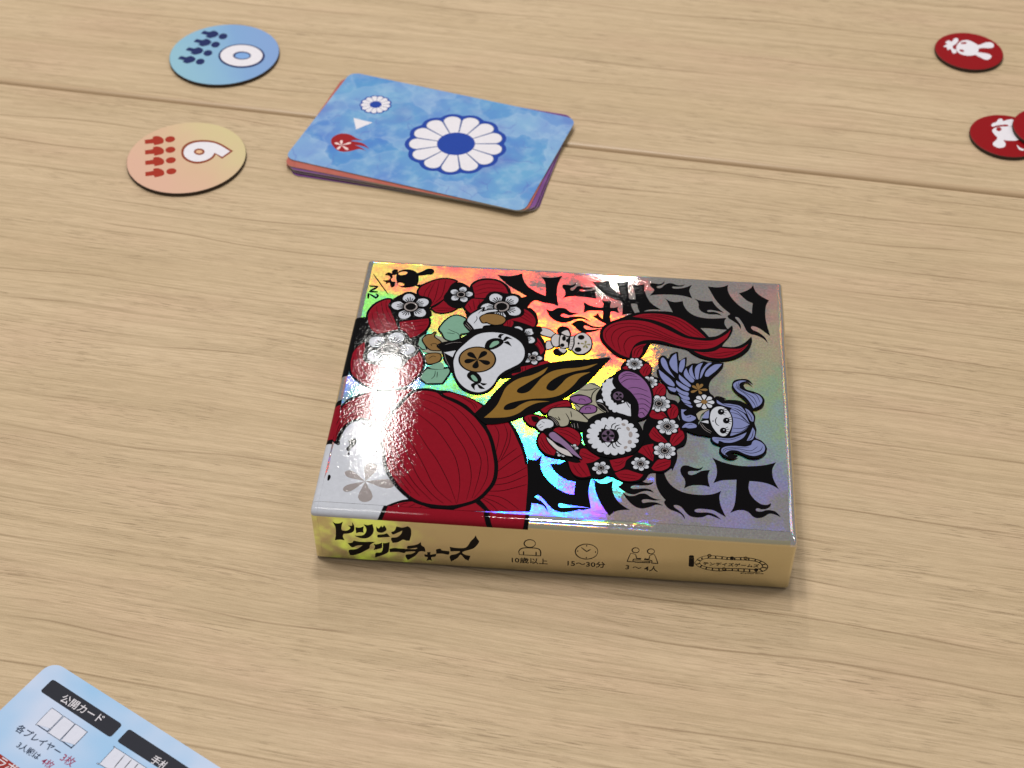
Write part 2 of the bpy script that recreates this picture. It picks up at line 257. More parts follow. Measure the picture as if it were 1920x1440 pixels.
# ---------------------------------------------------------------- flat print
# drawings in hundredths of a millimetre on their own surface: P filled shape, O filled with ink border, S stroke,
# T teardrop petal, F flower, X lettering; '!' marks a sharp corner
ART=[
('title_character','lid','top',[
 ('P', 'ink', 0, '3988,4590! 4245,4575 4441,4621 4590,4716! 4574,4491 4655,4201 4844,3887 5057,3669 5257,3505! 5270,3741 5293,3962! 5114,4075 4902,4363! 5124,4500 5249,4623 5326,4760! 5392,4486 5556,4278 5770,4123! 5677,3885 5642,3520 5665,3128 5754,2589! 5628,2719 5444,2897 5279,2971 5218,2913 5263,2811 5438,2702 5598,2524 5680,2287! 5549,2467 5364,2581 5199,2630 5084,2760 4995,3036 4880,3275 4797,3322 4772,3273 4853,3130 4926,2959 4918,2799! 4851,2988 4710,3136 4580,3250 4558,3356 4619,3451 4406,3704 4215,4017 4072,4374'),
]),
('title_character','lid','top',[
 ('P', 'ink', 0, '3583,4018! 3778,3943 3972,3930 4118,3953! 4189,3795 4308,3623 4451,3473! 4259,3529 4067,3566 3970,3529 3994,3470 4162,3484 4306,3424 4382,3341! 4234,3382 4017,3375 3825,3456 3724,3610 3717,3791 3669,3934'),
 ('P', 'ink', 0, '2720,3963! 2879,3848 3050,3815 3256,3880! 3293,3682 3415,3439 3632,3259 3896,3192 4160,3196 4520,3252! 4466,3133 4468,2955 4561,2751! 4252,2760 3990,2773 3775,2755! 3417,2831 3056,3156 2982,3348! 2882,3611 2794,3859'),
]),
('title_character','lid','top',[
 ('P', 'ink', 0, '2287,4037! 2358,4154 2416,4308 2340,4413 2281,4520 2336,4600 2447,4591 2571,4582 2668,4647 2703,4744! 2705,4631 2621,4530 2511,4484 2487,4437 2525,4391 2622,4418 2718,4557 2840,4643 2963,4634 3087,4577 3210,4580 3320,4627! 3235,4534 3088,4506 2965,4503 2941,4457 3015,4414 3235,4452 3406,4541 3524,4626! 3456,4433 3456,4284 3530,4025! 3310,4105 3042,4138 2676,4125 2432,4086'),
]),
('title_character','lid','top',[
 ('P', 'ink', 0, '575,4526! 846,4530 1090,4626! 1124,4384 1255,4172 1420,4019! 1347,4329 1289,4586! 1438,4561 1657,4655! 1654,4355 1675,4059 1706,3840 1877,3836! 1858,4075 1773,4477! 1933,4472 2128,4545! 2134,4284 2215,3957 2367,3677 2633,3445! 2396,3443 2204,3390 2039,3224! 1960,3460 1919,3639 1749,3642! 1791,3446 1908,3167! 1726,3205 1506,3132! 1514,3386 1479,3711 1220,3799 967,3999 787,4206'),
]),
('title_character','lid','top',[
 ('P', 'ink', 0, '388,3127! 401,3328 376,3581! 577,3452 799,3398 944,3403! 948,3593 882,3715! 1029,3691 1192,3705! 1156,3574 1157,3410! 1283,3421 1402,3485! 1369,3374 1429,3198! 1289,3258 1173,3248! 1169,2996 1219,2697! 1070,2702 872,2828 659,3007! 742,3050 809,3163! 864,3006 953,2913! 956,3122 940,3258! 757,3249 564,3233'),
]),
('title_character','lid','top',[
 ('P', 'ink', 0, '-252,3692! -189,3864 -200,4048 -283,4190 -277,4303 -155,4313 -31,4305 64,4369 85,4446! 102,4354 46,4255 -36,4174 -44,4099 20,4067 77,4146 144,4264 241,4291 342,4243 490,4237 623,4286! 542,4174 348,4132 249,4142 223,4084 327,4056 521,4109 714,4182! 692,4013 733,3769! 487,3810 119,3834 -123,3777'),
]),
('title_character','lid','top',[
 ('P', 'ink', 0, '-2254,4588! -2001,4553 -1756,4592 -1517,4719! -1472,4465 -1326,4176 -1061,3938 -754,3760! -781,4148 -823,4407 -936,4605! -712,4586 -515,4622 -322,4714! -422,4328 -431,3880 -356,3365! -536,3430 -782,3464 -1080,3530 -1250,3206! -1681,3115! -1760,3472 -1549,3582 -1309,3713! -1602,3929 -1865,4131 -2085,4375'),
 ('P', 'ink', 0, '-703,3198! -540,3132 -379,3261 -161,3273 18,3121 237,3089! 25,2989 -171,3033 -253,2990 -236,2913 -89,2882 148,2945 415,2925 616,2763! 370,2864 132,2808 -6,2700 -196,2648 -393,2720 -572,2884'),
 ('P', 'ink', 0, '55,2598! 202,2753 345,2790 469,2722 643,2595 836,2558 1038,2611! 886,2517 671,2509 524,2585 433,2570 445,2472 556,2411 746,2445 971,2488! 796,2389 632,2319 420,2276 270,2387 167,2519'),
]),
('title_character','lid','top',[
 ('P', 'ink', 0, '4071,-2272! 4310,-2391 4593,-2471 4897,-2498 5246,-2460 5509,-2393 5741,-2291! 5647,-2500 5629,-2707 5664,-2937 5778,-3227! 5572,-3089 5338,-3023 5026,-3006! 4998,-3253 5047,-3478 5170,-3667 5315,-3782 5464,-3789 5562,-3718! 5536,-3833 5438,-3926 5310,-3951 5226,-3921 5166,-3963 5192,-4025 5308,-4026 5458,-3966 5627,-3980 5729,-4069 5788,-4169! 5623,-4092 5496,-4089 5366,-4197 5217,-4257 5091,-4220 4989,-4090 4863,-4025 4694,-4039 4512,-4139! 4611,-3912 4660,-3568 4692,-2990! 4497,-3016 4303,-3052 4090,-3157! 4163,-2948 4187,-2741 4157,-2479'),
]),
('title_character','lid','top',[
 ('P', 'ink', 0, '3332,-3409! 3363,-3248 3341,-3076 3264,-2937 3230,-2764 3295,-2626 3415,-2601 3546,-2649 3676,-2682 3763,-2660 3825,-2595! 3785,-2702 3676,-2770 3524,-2783 3437,-2820 3448,-2907 3524,-2929 3633,-2876 3763,-2777 3872,-2733 4007,-2713! 3958,-2878 3957,-3082 3999,-3301! 3848,-3265 3676,-3265 3482,-3310'),
 ('P', 'ink', 0, '2590,-2906! 2808,-2888! 2876,-3116 2986,-3309 3160,-3467 3376,-3563 3633,-3598 3890,-3585 4104,-3530 4292,-3414! 4243,-3604 4261,-3857 4312,-4049 4400,-4287! 4289,-4219 4100,-4095 3930,-4068 3718,-4066 3612,-4114 3633,-4185 3760,-4194 3951,-4178 4120,-4233 4283,-4386! 4098,-4305 3950,-4262 3802,-4344 3633,-4364 3485,-4329 3379,-4213 3272,-4054 3165,-3992 3075,-4008 3102,-4082 3230,-4197 3337,-4328 3363,-4458! 3273,-4305 3167,-4231 2975,-4149 2867,-4032 2827,-3922 2864,-3848! 2711,-3620 2609,-3312'),
]),
('title_character','lid','top',[
 ('P', 'ink', 0, '1002,-3304! 1148,-3422 1321,-3407 1490,-3306! 1477,-3524 1530,-3777 1645,-3994 1800,-4150 1956,-4255! 1740,-4282 1573,-4352 1440,-4494! 1315,-4304 1176,-4034 1052,-3675'),
 ('P', 'ink', 0, '1638,-3496! 1742,-3371 1705,-3244! 2245,-3198! 2268,-3269 2421,-3299 2549,-3245! 2465,-3353 2250,-3400 2056,-3402 1961,-3468 1995,-3537 2124,-3526 2317,-3495 2468,-3526 2556,-3618! 2383,-3576 2234,-3617 2065,-3717 1892,-3703 1738,-3588'),
 ('P', 'ink', 0, '1751,-3658! 1873,-3776 2045,-3776 2193,-3692 2343,-3679 2473,-3768 2625,-3840 2753,-3844! 2583,-3886 2411,-3858 2283,-3878 2253,-3943 2297,-3996 2435,-3956 2627,-3953 2799,-4037! 2628,-4024 2481,-4107 2291,-4179 2119,-4151 1966,-4024 1832,-3837'),
]),
('title_character','lid','top',[
 ('P', 'ink', 0, '-779,-2719! -568,-2746 -426,-2570! 343,-2534! 928,-3252! 885,-3487 879,-3804 925,-4084 967,-4283! 768,-4364 619,-4363 807,-4501! 621,-4396 453,-4439 327,-4477 157,-4475 3,-4401 -135,-4258 -277,-4072 -392,-3963 -481,-3982 -467,-4060 -313,-4161 -172,-4346 -117,-4532! -238,-4323 -414,-4254 -565,-4238! -569,-4464 -639,-4526!'),
 ('P', 'foil', 0, '-414,-2584! -90,-2661 215,-2709! 75,-2825 -176,-2846! -63,-3073 124,-3262 305,-3377 524,-3417! 502,-3864! 288,-3825 41,-3674 -191,-3434 -363,-3157 -438,-2869'),
 ('P', 'foil', 0, '967,-4283! 657,-4281 360,-4318 190,-4332 122,-4265 160,-4183 355,-4217 656,-4248'),
]),
('rabbit_emblem','lid','top',[
 ('P', 'ink', 0, '-5184,3999 -5245,4258 -5202,4490 -5017,4601 -4788,4583 -4618,4425 -4559,4165 -4580,3937 -4761,3810 -5007,3789 -5144,3890'),
 ('P', 'ink', 0, '-4645,4442 -4508,4549 -4374,4675 -4226,4695 -4136,4581 -4195,4442 -4341,4411 -4583,4352'),
 ('P', 'ink', 0, '-4604,3935! -4386,3973 -4216,4006! -4365,3806 -4570,3863'),
 ('P', 'ink', 0, '-5237,4564 -5339,4574 -5400,4473 -5387,4379 -5494,4427 -5589,4305 -5473,4277 -5412,4198 -5446,4090 -5613,4038 -5504,3972 -5505,3889 -5403,3961 -5325,3762 -5235,3826 -5241,3956 -5236,4013 -5337,4023 -5378,4133 -5339,4212 -5364,4305 -5280,4331 -5230,4419'),
 ('P', 'foil', 0.0, '-4929,4459 -4938,4415 -4980,4371 -5044,4340 -5113,4330 -5169,4344 -5195,4377 -5186,4421 -5144,4465 -5080,4496 -5011,4506 -4955,4492'),
 ('P', 'foil', 0.0, '-4959,3897 -4972,3863 -5009,3844 -5059,3846 -5110,3867 -5146,3902 -5159,3942 -5146,3976 -5109,3994 -5059,3993 -5009,3972 -4972,3936'),
]),
('edition_mark','lid','top',[
 ('S', 'ink', 0.37, '-5941,4313 -5367,3442'),
 ('S', 'ink', 0.652, '-5711,3767! -5964,3764! -5970,3756'),
 ('S', 'ink', 0.652, '-5720,3743! -5941,3531!'),
 ('S', 'ink', 0.652, '-5688,3526! -5947,3523!'),
 ('S', 'ink', 0.609, '-5738,3448 -5664,3369 -5703,3263 -5795,3332 -5932,3428!'),
 ('S', 'ink', 0.609, '-5952,3441! -5930,3214!'),
]),
('pale_face','lid','top',[
 ('P', 'white', 0, '-5957,-2550! -5867,-2144 -5654,-1785 -5359,-1635 -5022,-1762 -4784,-1991 -4665,-2502 -4610,-2654 -4524,-3097 -4329,-3611 -4031,-4020 -3725,-4365! -3969,-4471 -4206,-4632 -4331,-4806! -5252,-4828! -6175,-4850! -6064,-4250! -5955,-3485! -5974,-2915!'),
]),
('hair_strand','lid','top',[
 ('P', 'ink', 0, '-5947,-2610! -6142,-2322 -6160,-2015 -6098,-1572 -5968,-1117 -5718,-806 -5337,-580! -4752,-465 -4120,-346 -4313,-976 -4604,-1508 -4702,-1860! -4892,-1876 -5116,-1739 -5350,-1697 -5604,-1812 -5761,-2105 -5812,-2477 -5827,-2661!'),
 ('P', 'red', 0, '-5971,-2536! -6098,-2318 -6121,-1980 -6041,-1504 -5895,-1142 -5617,-862 -5307,-626! -4743,-529 -4130,-445 -4344,-915 -4613,-1446 -4740,-1832! -4924,-1810 -5128,-1662 -5362,-1619 -5639,-1737 -5833,-2080 -5900,-2424'),
 ('S', 'maroon', 0.196, '-6000,-2432 -6026,-2003 -5918,-1557 -5698,-1221 -5320,-998'),
 ('S', 'maroon', 0.196, '-5955,-2428 -5937,-1996 -5813,-1642 -5548,-1304 -5228,-1149'),
 ('S', 'maroon', 0.196, '-5931,-2304 -5858,-1927 -5639,-1596 -5307,-1378'),
 ('S', 'maroon', 0.196, '-6085,-2194 -6085,-1790 -5954,-1338 -5643,-993 -5303,-803'),
]),
('pale_eye','lid','top',[
 ('P', 'ink', 0, '-5331,-1820 -5143,-1710 -4941,-1849 -4800,-1961 -4740,-2141 -4785,-2451 -4972,-2694! -4860,-2396 -4851,-2151 -4985,-2008 -5133,-1927'),
 ('P', 'ink', 0, '-5591,-2458 -5423,-2383 -5377,-2532 -5442,-2689 -5555,-2819 -5609,-2763 -5544,-2607'),
 ('P', 'ink', 0, '-5591,-2732 -5503,-2724 -5489,-2814 -5561,-2850'),
 ('P', 'ink', 0, '-5552,-2909 -5510,-2891 -5483,-2963 -5518,-2981'),
 ('P', 'ink', 0, '-5938,-2534! -5902,-2209 -5773,-1889 -5536,-1665 -5319,-1600 -5352,-1681 -5564,-1777 -5753,-2011 -5837,-2326 -5799,-2628! -5873,-2650'),
 ('S', 'ink', 0.239, '-4807,-1915 -4663,-1576'),
 ('S', 'ink', 0.239, '-4764,-1974 -4650,-1824 -4507,-1719'),
 ('S', 'ink', 0.239, '-4732,-2042 -4523,-1922'),
 ('S', 'ink', 0.239, '-4722,-2186 -4522,-2092'),
 ('S', 'ink', 0.239, '-4714,-2323 -4547,-2309'),
 ('S', 'ink', 0.239, '-4882,-2876 -4760,-2767'),
 ('P', 'ink', 0, '-5915,-3914 -5928,-3746 -5882,-3719 -5847,-3798 -5869,-3901'),
]),
('grey_flower','lid','top',[
 ('T', 'grey', 3.478, '-4927,-3865 -4825,-3226'),
 ('T', 'grey', 3.261, '-4927,-3865 -4155,-3915'),
 ('T', 'grey', 3.804, '-4927,-3865 -4818,-4571'),
 ('T', 'grey', 2.391, '-4927,-3865 -5448,-4226'),
 ('T', 'grey', 2.391, '-4927,-3865 -5498,-3578'),
]),
('red_body','lid','top',[
 ('P', 'ink', 0, '-3685,-413! -3228,-375 -2872,-468 -2464,-627 -2122,-838! -1746,-1453! -1367,-1390! -1160,-1714 -967,-2157 -819,-2627 -731,-3065 -720,-2922 -664,-3503 -631,-4074 -586,-4240 -585,-4535! -1668,-4613! -4460,-4808! -4209,-4604 -3890,-4422 -3596,-4354!'),
 ('P', 'red', 0, '-3372,-526! -3104,-455 -2747,-554 -2386,-716 -2163,-889! -2339,-1174! -2596,-894 -2964,-669'),
 ('P', 'red', 0, '-1980,-1598! -1743,-1484 -1407,-1455! -1274,-1693 -1108,-2078 -941,-2488 -829,-2925 -785,-2928 -729,-3363 -707,-3795 -702,-4137 -692,-4530! -1245,-4563! -1540,-4602! -1631,-4554 -1753,-4396 -1897,-4238! -1727,-3996 -1571,-3580 -1546,-3140 -1608,-2700 -1606,-2843 -1703,-2402 -1862,-1897'),
 ('P', 'red', 0, '-4315,-4768! -4159,-4656 -3919,-4523 -3669,-4460 -3537,-4477 -3197,-4617 -2867,-4687 -2547,-4674 -2522,-4630 -2115,-4426 -1993,-4360 -1851,-4488 -1732,-4610! -2518,-4663! -2655,-4669! -3507,-4713!'),
 ('S', 'maroon', 0.174, '-1757,-1579 -1611,-1937 -1639,-2607'),
 ('S', 'maroon', 0.174, '-1516,-1496 -1389,-1918 -1469,-2532 -1565,-2929'),
 ('S', 'maroon', 0.174, '-1319,-1696 -1319,-2217 -1486,-2833'),
 ('S', 'maroon', 0.174, '-1565,-2935 -1307,-2615 -1085,-2355'),
 ('S', 'maroon', 0.174, '-1576,-3289 -1259,-2909 -894,-2520'),
 ('S', 'maroon', 0.174, '-1598,-3524 -1219,-3376 -778,-3016'),
 ('S', 'maroon', 0.174, '-1665,-3733 -1221,-3608 -756,-3307'),
 ('S', 'maroon', 0.174, '-1690,-3936 -1306,-3875 -742,-3625'),
 ('S', 'maroon', 0.174, '-1807,-4060 -1326,-4133 -867,-4489'),
 ('S', 'maroon', 0.174, '-1842,-4149 -1484,-4288 -1142,-4512'),
 ('S', 'maroon', 0.174, '-1860,-4179 -1583,-4381 -1416,-4564'),
 ('S', 'maroon', 0.174, '-2986,-477 -2493,-790 -2328,-1062'),
 ('S', 'maroon', 0.174, '-2744,-586 -2399,-814 -2289,-995'),
 ('S', 'maroon', 0.174, '-3946,-4638 -3830,-4544 -3706,-4505'),
 ('S', 'maroon', 0.174, '-3726,-4676 -3610,-4582 -3532,-4519'),
 ('S', 'maroon', 0.174, '-3508,-4699 -3408,-4649 -3351,-4588'),
]),
('red_ball','lid','top',[
 ('O', 'red', 1.043, '-4731,-1893! -4568,-1442 -4335,-978 -4113,-573 -3829,-445 -3478,-487 -3288,-648 -2996,-800 -2701,-983 -2373,-1287 -2191,-1522 -1979,-1845 -1833,-2200 -1729,-2591 -1642,-3000 -1622,-3381 -1663,-3646 -1761,-3870 -1929,-4142 -2126,-4315 -2559,-4487 -2995,-4510 -3369,-4448 -3670,-4290 -3993,-3982 -4249,-3633 -4429,-3296 -4551,-2830 -4663,-2441'),
 ('S', 'maroon', 0.174, '-4049,-535 -3577,-624 -3013,-930 -2598,-1306 -2201,-1864 -1945,-2422 -1825,-2868 -1785,-3395 -1891,-3867 -2051,-4209'),
 ('S', 'maroon', 0.174, '-4138,-737 -3644,-823 -3105,-1128 -2728,-1568 -2298,-2240 -2016,-2824 -1991,-3295 -2032,-3764 -2103,-4228'),
 ('S', 'maroon', 0.174, '-4208,-903 -3753,-1056 -3132,-1477 -2767,-2035 -2439,-2585 -2242,-3199 -2191,-3691 -2238,-4281'),
 ('S', 'maroon', 0.174, '-4300,-1071 -3826,-1379 -3312,-1866 -2826,-2587 -2607,-3082 -2469,-3743 -2462,-4399'),
 ('S', 'maroon', 0.174, '-4370,-1394 -3870,-1913 -3453,-2550 -3157,-2981 -2761,-3739 -2480,-4429'),
 ('S', 'maroon', 0.174, '-4448,-1651 -4065,-2145 -3687,-2811 -3426,-3299 -3085,-3940 -2598,-4411'),
 ('S', 'maroon', 0.174, '-4512,-1844 -4135,-2457 -3886,-2983 -3559,-3633 -3144,-4174 -2808,-4457'),
 ('S', 'maroon', 0.174, '-4573,-1973 -4248,-2768 -4033,-3203 -3641,-3843 -3116,-4399'),
 ('S', 'maroon', 0.174, '-4609,-2191 -4402,-2781 -4264,-3134 -3953,-3637 -3458,-4257'),
 ('S', 'maroon', 0.174, '-4608,-2436 -4454,-2882 -4283,-3313 -4024,-3759 -3685,-4177'),
 ('S', 'ink', 0.739, '-2020,-4305 -1857,-4433 -1713,-4589'),
 ('S', 'ink', 0.196, '-4775,-1897 -4529,-1721'),
 ('S', 'ink', 0.196, '-4740,-1987 -4523,-1922'),
 ('S', 'ink', 0.196, '-4704,-2077 -4544,-2094'),
]),
('hair_braid','lid','top',[
 ('P', 'ink', 0, '-6018,2386! -5835,2383 -5736,2053 -5541,1717 -5581,1504 -5794,1175 -5997,951 -5996,645 -6054,417 -5973,-10! -6075,-35! -6055,721! -6020,1398!'),
 ('O', 'red', 0.652, '-4483,3573 -4443,3837 -4245,4041 -3968,4215 -3674,4259 -3442,4184! -3573,4023 -3641,3756 -3681,3456 -3850,3222 -4046,3023! -4132,3125 -4305,3330'),
 ('O', 'red', 0.609, '-4011,2935! -3837,3113 -3713,3307! -3546,3138 -3278,3033! -3443,2874 -3652,2784 -3873,2802'),
 ('P', 'ink', 0, '-3730,3452 -3641,3756 -3569,3986 -3413,4149 -3184,4094 -2932,3816 -2920,3228 -3143,3027 -3385,3006 -3599,3170'),
 ('S', 'maroon', 0.174, '-4295,3257 -4305,3625 -4167,4010'),
 ('S', 'maroon', 0.174, '-4180,3121 -4174,3562 -4057,4132'),
 ('S', 'maroon', 0.174, '-4062,3058 -3973,3432 -3943,4217'),
 ('S', 'maroon', 0.174, '-3986,3137 -3787,3521 -3758,4233'),
 ('S', 'maroon', 0.174, '-3962,2939 -3723,2977 -3359,2990'),
 ('S', 'maroon', 0.174, '-3879,2855 -3663,2881 -3401,2932'),
 ('O', 'red', 0.696, '-5813,2475 -5771,2767 -5615,3035 -5394,3201 -5260,3212! -5260,2956 -5172,2673 -5031,2362 -4870,1985! -5071,1792 -5346,1699 -5615,1887 -5752,2158'),
 ('O', 'red', 0.696, '-4872,2269! -4666,2357 -4364,2455 -4069,2515! -4026,2269 -4111,1979 -4341,1714 -4573,1660 -4777,1923'),
 ('P', 'ink', 0, '-5255,3176! -4942,3497 -4571,3491 -4180,3121 -3982,2702 -4055,2499! -4664,2340 -4884,2268! -5045,2468 -5238,2885'),
 ('P', 'ink', 0, '-5296,1686! -4848,1917 -4711,1613 -4293,1718 -4039,1985 -4097,1492 -4193,1311 -4005,950 -4001,545 -4574,779 -5508,700 -5728,1367!'),
 ('S', 'maroon', 0.174, '-5726,2626 -5619,2241 -5409,1799'),
 ('S', 'maroon', 0.174, '-5648,2923 -5502,2430 -5205,1886'),
 ('S', 'maroon', 0.174, '-5529,3116 -5378,2584 -5043,1935'),
 ('S', 'maroon', 0.174, '-5391,3182 -5302,2735 -4939,2050'),
 ('S', 'maroon', 0.174, '-4810,2167 -4490,2301 -4068,2408'),
 ('S', 'maroon', 0.174, '-4767,2029 -4395,2132 -4070,2230'),
 ('S', 'maroon', 0.174, '-4696,1859 -4372,1957 -4143,2047'),
 ('O', 'red', 0.652, '-5996,422 -6019,793 -5927,1108 -5749,1348! -5523,801 -5264,653 -4578,813 -4405,930 -4141,1089! -4005,760 -4001,357 -4124,48 -4316,-265 -4642,-423 -5100,-462 -5362,-419 -5677,-183 -5903,62'),
 ('S', 'maroon', 0.174, '-5962,729 -5888,264 -5473,-297'),
 ('S', 'maroon', 0.174, '-5911,1007 -5728,445 -5350,-188'),
 ('S', 'maroon', 0.174, '-5807,1256 -5635,757 -5331,311'),
 ('S', 'maroon', 0.174, '-4452,756 -4180,476 -4076,217'),
 ('S', 'maroon', 0.174, '-4672,636 -4381,225 -4264,-129'),
 ('S', 'maroon', 0.174, '-4947,579 -4715,97 -4582,-353'),
]),
('flower','lid','top',[
 ('F', 'w', 5, '-4636,2954 -5202,2979'),
]),
('flower','lid','top',[
 ('F', 'w', 5, '-4989,1123 -4270,1167'),
]),
('hair_braid','lid','top',[
 ('P', 'ink', 0, '-3113,3065 -2933,3446 -3015,3995 -2824,4305 -2486,4409 -2130,4326 -1859,4056 -1718,3697 -1523,3566 -1348,3215 -1152,3196 -965,2959 -886,2607 -919,2339 -669,1852 -575,1584 -605,1273 -589,1036 -370,920 -536,618 -992,479 -1464,274! -1786,246 -2199,913 -2808,2245 -3046,2890'),
 ('O', 'red', 0.565, '-2945,4039! -2768,4242 -2478,4323 -2200,4271 -1985,4083 -1844,3742! -2123,3699 -2360,3605 -2548,3516 -2815,3493! -2866,3747'),
 ('O', 'red', 0.478, '-3065,3070! -2991,3295 -2860,3452 -2516,3445! -2467,3193 -2650,3068 -2869,2826! -2977,2932'),
 ('O', 'red', 0.522, '-1852,2847! -1723,3039 -1539,3163 -1291,3111 -1082,2913 -965,2636 -994,2385! -1244,2506 -1492,2591 -1689,2646'),
 ('P', 'red', 0, '-1913,2449! -1761,2640 -1605,2564 -1640,2348 -1781,2311'),
 ('P', 'red', 0, '-1163,1775! -1058,1958 -866,1940 -704,1676 -636,1441 -722,1263! -812,1529 -969,1723'),
 ('P', 'red', 0, '-1245,725! -994,813 -746,935 -518,1029 -455,960! -783,798 -962,699 -1271,472 -1425,369 -1454,433 -1229,526'),
 ('S', 'maroon', 0.174, '-2864,3971 -2560,4147 -2114,4147'),
 ('S', 'maroon', 0.174, '-2833,3787 -2493,3965 -2000,3970'),
 ('S', 'maroon', 0.174, '-2806,3641 -2475,3781 -1938,3826'),
 ('S', 'maroon', 0.174, '-2983,3222 -2857,2942'),
 ('S', 'maroon', 0.174, '-2853,3380 -2764,2986'),
 ('S', 'maroon', 0.174, '-2686,3430 -2626,3071'),
 ('S', 'maroon', 0.174, '-1762,2927 -1476,2987 -1114,2695'),
 ('S', 'maroon', 0.174, '-1675,3043 -1409,3065 -1047,2772'),
 ('S', 'maroon', 0.174, '-1774,2782 -1461,2809 -1079,2555'),
 ('S', 'maroon', 0.174, '-1782,2602 -1734,2322'),
 ('S', 'maroon', 0.174, '-1698,2610 -1688,2344'),
 ('S', 'maroon', 0.174, '-1120,1831 -896,1694 -732,1399'),
 ('S', 'maroon', 0.174, '-1055,1924 -856,1802 -671,1541'),
 ('S', 'maroon', 0.174, '-1196,696 -1182,530'),
 ('S', 'maroon', 0.174, '-1107,753 -1094,587'),
 ('S', 'maroon', 0.174, '-950,851 -720,904'),
 ('S', 'maroon', 0.174, '-967,765 -740,852'),
]),
('flower','lid','top',[
 ('F', 'w', 5, '-3233,3605 -2894,3663'),
]),
('flower','lid','top',[
 ('F', 'w', 5, '-1998,3178 -1590,3634'),
]),
('flower','lid','top',[
 ('F', 'w', 5, '-1321,1971 -1509,2359'),
]),
('flower','lid','top',[
 ('F', 'w', 5, '-935,1109 -669,1114'),
]),
('masked_creature','lid','top',[
 ('P', 'cloth', 0, '-4226,1377 -4190,1657 -4065,1808 -3776,1797 -3503,1716 -3224,1566 -3107,1369 -3451,1065! -3783,1071 -4024,1102'),
 ('O', 'teal', 0.522, '-3681,2086 -3551,2417 -3381,2628 -3192,2669 -2986,2554! -2989,2358 -2800,2161 -2809,2020 -3063,1928! -3090,1786 -3030,1624! -3267,1614 -3466,1684 -3589,1918'),
 ('S', 'ink', 0.196, '-3441,2089 -3312,2012 -3134,1922 -3071,1787'),
 ('S', 'ink', 0.196, '-3459,1929 -3228,1903'),
 ('O', 'teal', 0.391, '-4214,1378! -4190,1657 -4067,1825! -4110,1595 -3964,1193! -4086,1217'),
 ('O', 'teal', 0.522, '-3959,29 -3936,213 -3800,441 -3587,419 -3269,503! -3205,358 -3291,85 -3362,-102! -3774,-147!'),
 ('P', 'ink', 0, '-3878,501! -3481,518 -3251,555! -3288,468 -3586,409 -3821,422'),
 ('S', 'ink', 0.196, '-3603,357 -3602,158 -3678,19'),
 ('S', 'ink', 0.196, '-3541,329 -3525,98'),
 ('P', 'teal', 0, '-3809,511! -3505,721 -3381,463 -3706,436'),
 ('O', 'brown', 0.391, '-4105,1595 -4013,1777 -3874,1817 -3793,1936! -3803,1725 -3629,1566 -3510,1369 -3535,1212 -3678,1183 -3847,1203 -4013,1395'),
 ('O', 'brown', 0.391, '-3946,948 -3803,1035 -3591,1046 -3517,923 -3556,751 -3731,641 -3874,656'),
 ('S', 'ink', 0.217, '-3817,1343 -3848,1409 -3735,1453 -3626,1342'),
 ('S', 'ink', 0.217, '-3848,827 -3744,938 -3646,912'),
 ('O', 'white', 0.478, '-2927,2505 -2858,2726 -2684,2921 -2505,3081! -2560,2895 -2398,2974 -2160,3030! -2105,2970 -2389,2881 -2538,2717 -2571,2571 -2488,2407 -2343,2412 -2190,2372! -2431,2316 -2490,2187 -2703,2152 -2814,2301'),
 ('S', 'ink', 0.217, '-2686,2705 -2660,2564 -2738,2379'),
 ('S', 'ink', 0.217, '-2505,3081 -2649,2816'),
 ('O', 'brown', 0.391, '-2561,2661 -2428,2791 -2140,2823 -1915,2734 -1842,2597 -1913,2449 -2100,2380 -2272,2418 -2374,2474 -2466,2437 -2537,2538'),
 ('P', 'ink', 0, '-3040,2389 -2954,2485 -2703,2152 -2783,2004 -2974,2217'),
 ('S', 'grey', 0.109, '-2985,2322 -2792,2091'),
 ('S', 'grey', 0.109, '-2957,2396 -2760,2129'),
 ('P', 'ink', 0, '-3689,1353 -3543,1521 -3222,1635 -2933,1834 -2747,2113 -2327,2237 -1953,2357 -1613,2315 -1341,2215 -1124,1883 -1075,1404 -1084,1062 -1244,712 -1419,576 -1678,338 -1824,144 -1895,-92 -1992,-279 -2163,-424 -2365,-473 -2624,-414 -2851,-238 -3051,106 -3211,491 -3408,777 -3522,1141'),
 ('S', 'grey', 0.109, '-3451,1147 -3369,848 -3215,524'),
 ('S', 'grey', 0.109, '-3460,1421 -3257,1525 -2999,1564'),
 ('P', 'white', 0, '-3447,1106! -3123,1216! -3186,938!'),
 ('O', 'white', 0.522, '-3125,666 -3128,902 -3076,1179 -2898,1503 -2605,1897 -2260,2038 -1876,2029 -1579,1914 -1323,1693 -1192,1394 -1185,1088 -1279,856 -1474,672 -1692,486 -1836,275 -1907,38 -2003,-166 -2149,-325 -2350,-391 -2611,-316 -2842,-107 -3016,208'),
 ('O', 'brown', 0.478, '-1995,937 -2037,693 -2197,504 -2432,420 -2679,463 -2874,622 -2965,855 -2926,1101 -2766,1294 -2529,1380 -2278,1335 -2082,1173'),
 ('T', 'ink', 1.848, '-2475,897 -2766,1154'),
 ('T', 'ink', 1.848, '-2475,897 -2267,1248'),
 ('T', 'ink', 1.848, '-2475,897 -2113,752'),
 ('T', 'ink', 1.848, '-2475,897 -2513,533'),
 ('T', 'ink', 1.848, '-2475,897 -2832,775'),
 ('P', 'ink', 0, '-2327,1452 -2273,1681 -2094,1808 -1878,1791 -1806,1652 -1920,1462 -2098,1334 -2263,1330'),
 ('P', 'teal', 0, '-2186,1464 -2109,1654 -1965,1697 -1938,1606 -2041,1487 -2152,1408'),
 ('P', 'ink', 0, '-1992,1862! -1944,1995 -1813,1992! -1889,1905 -1885,1811'),
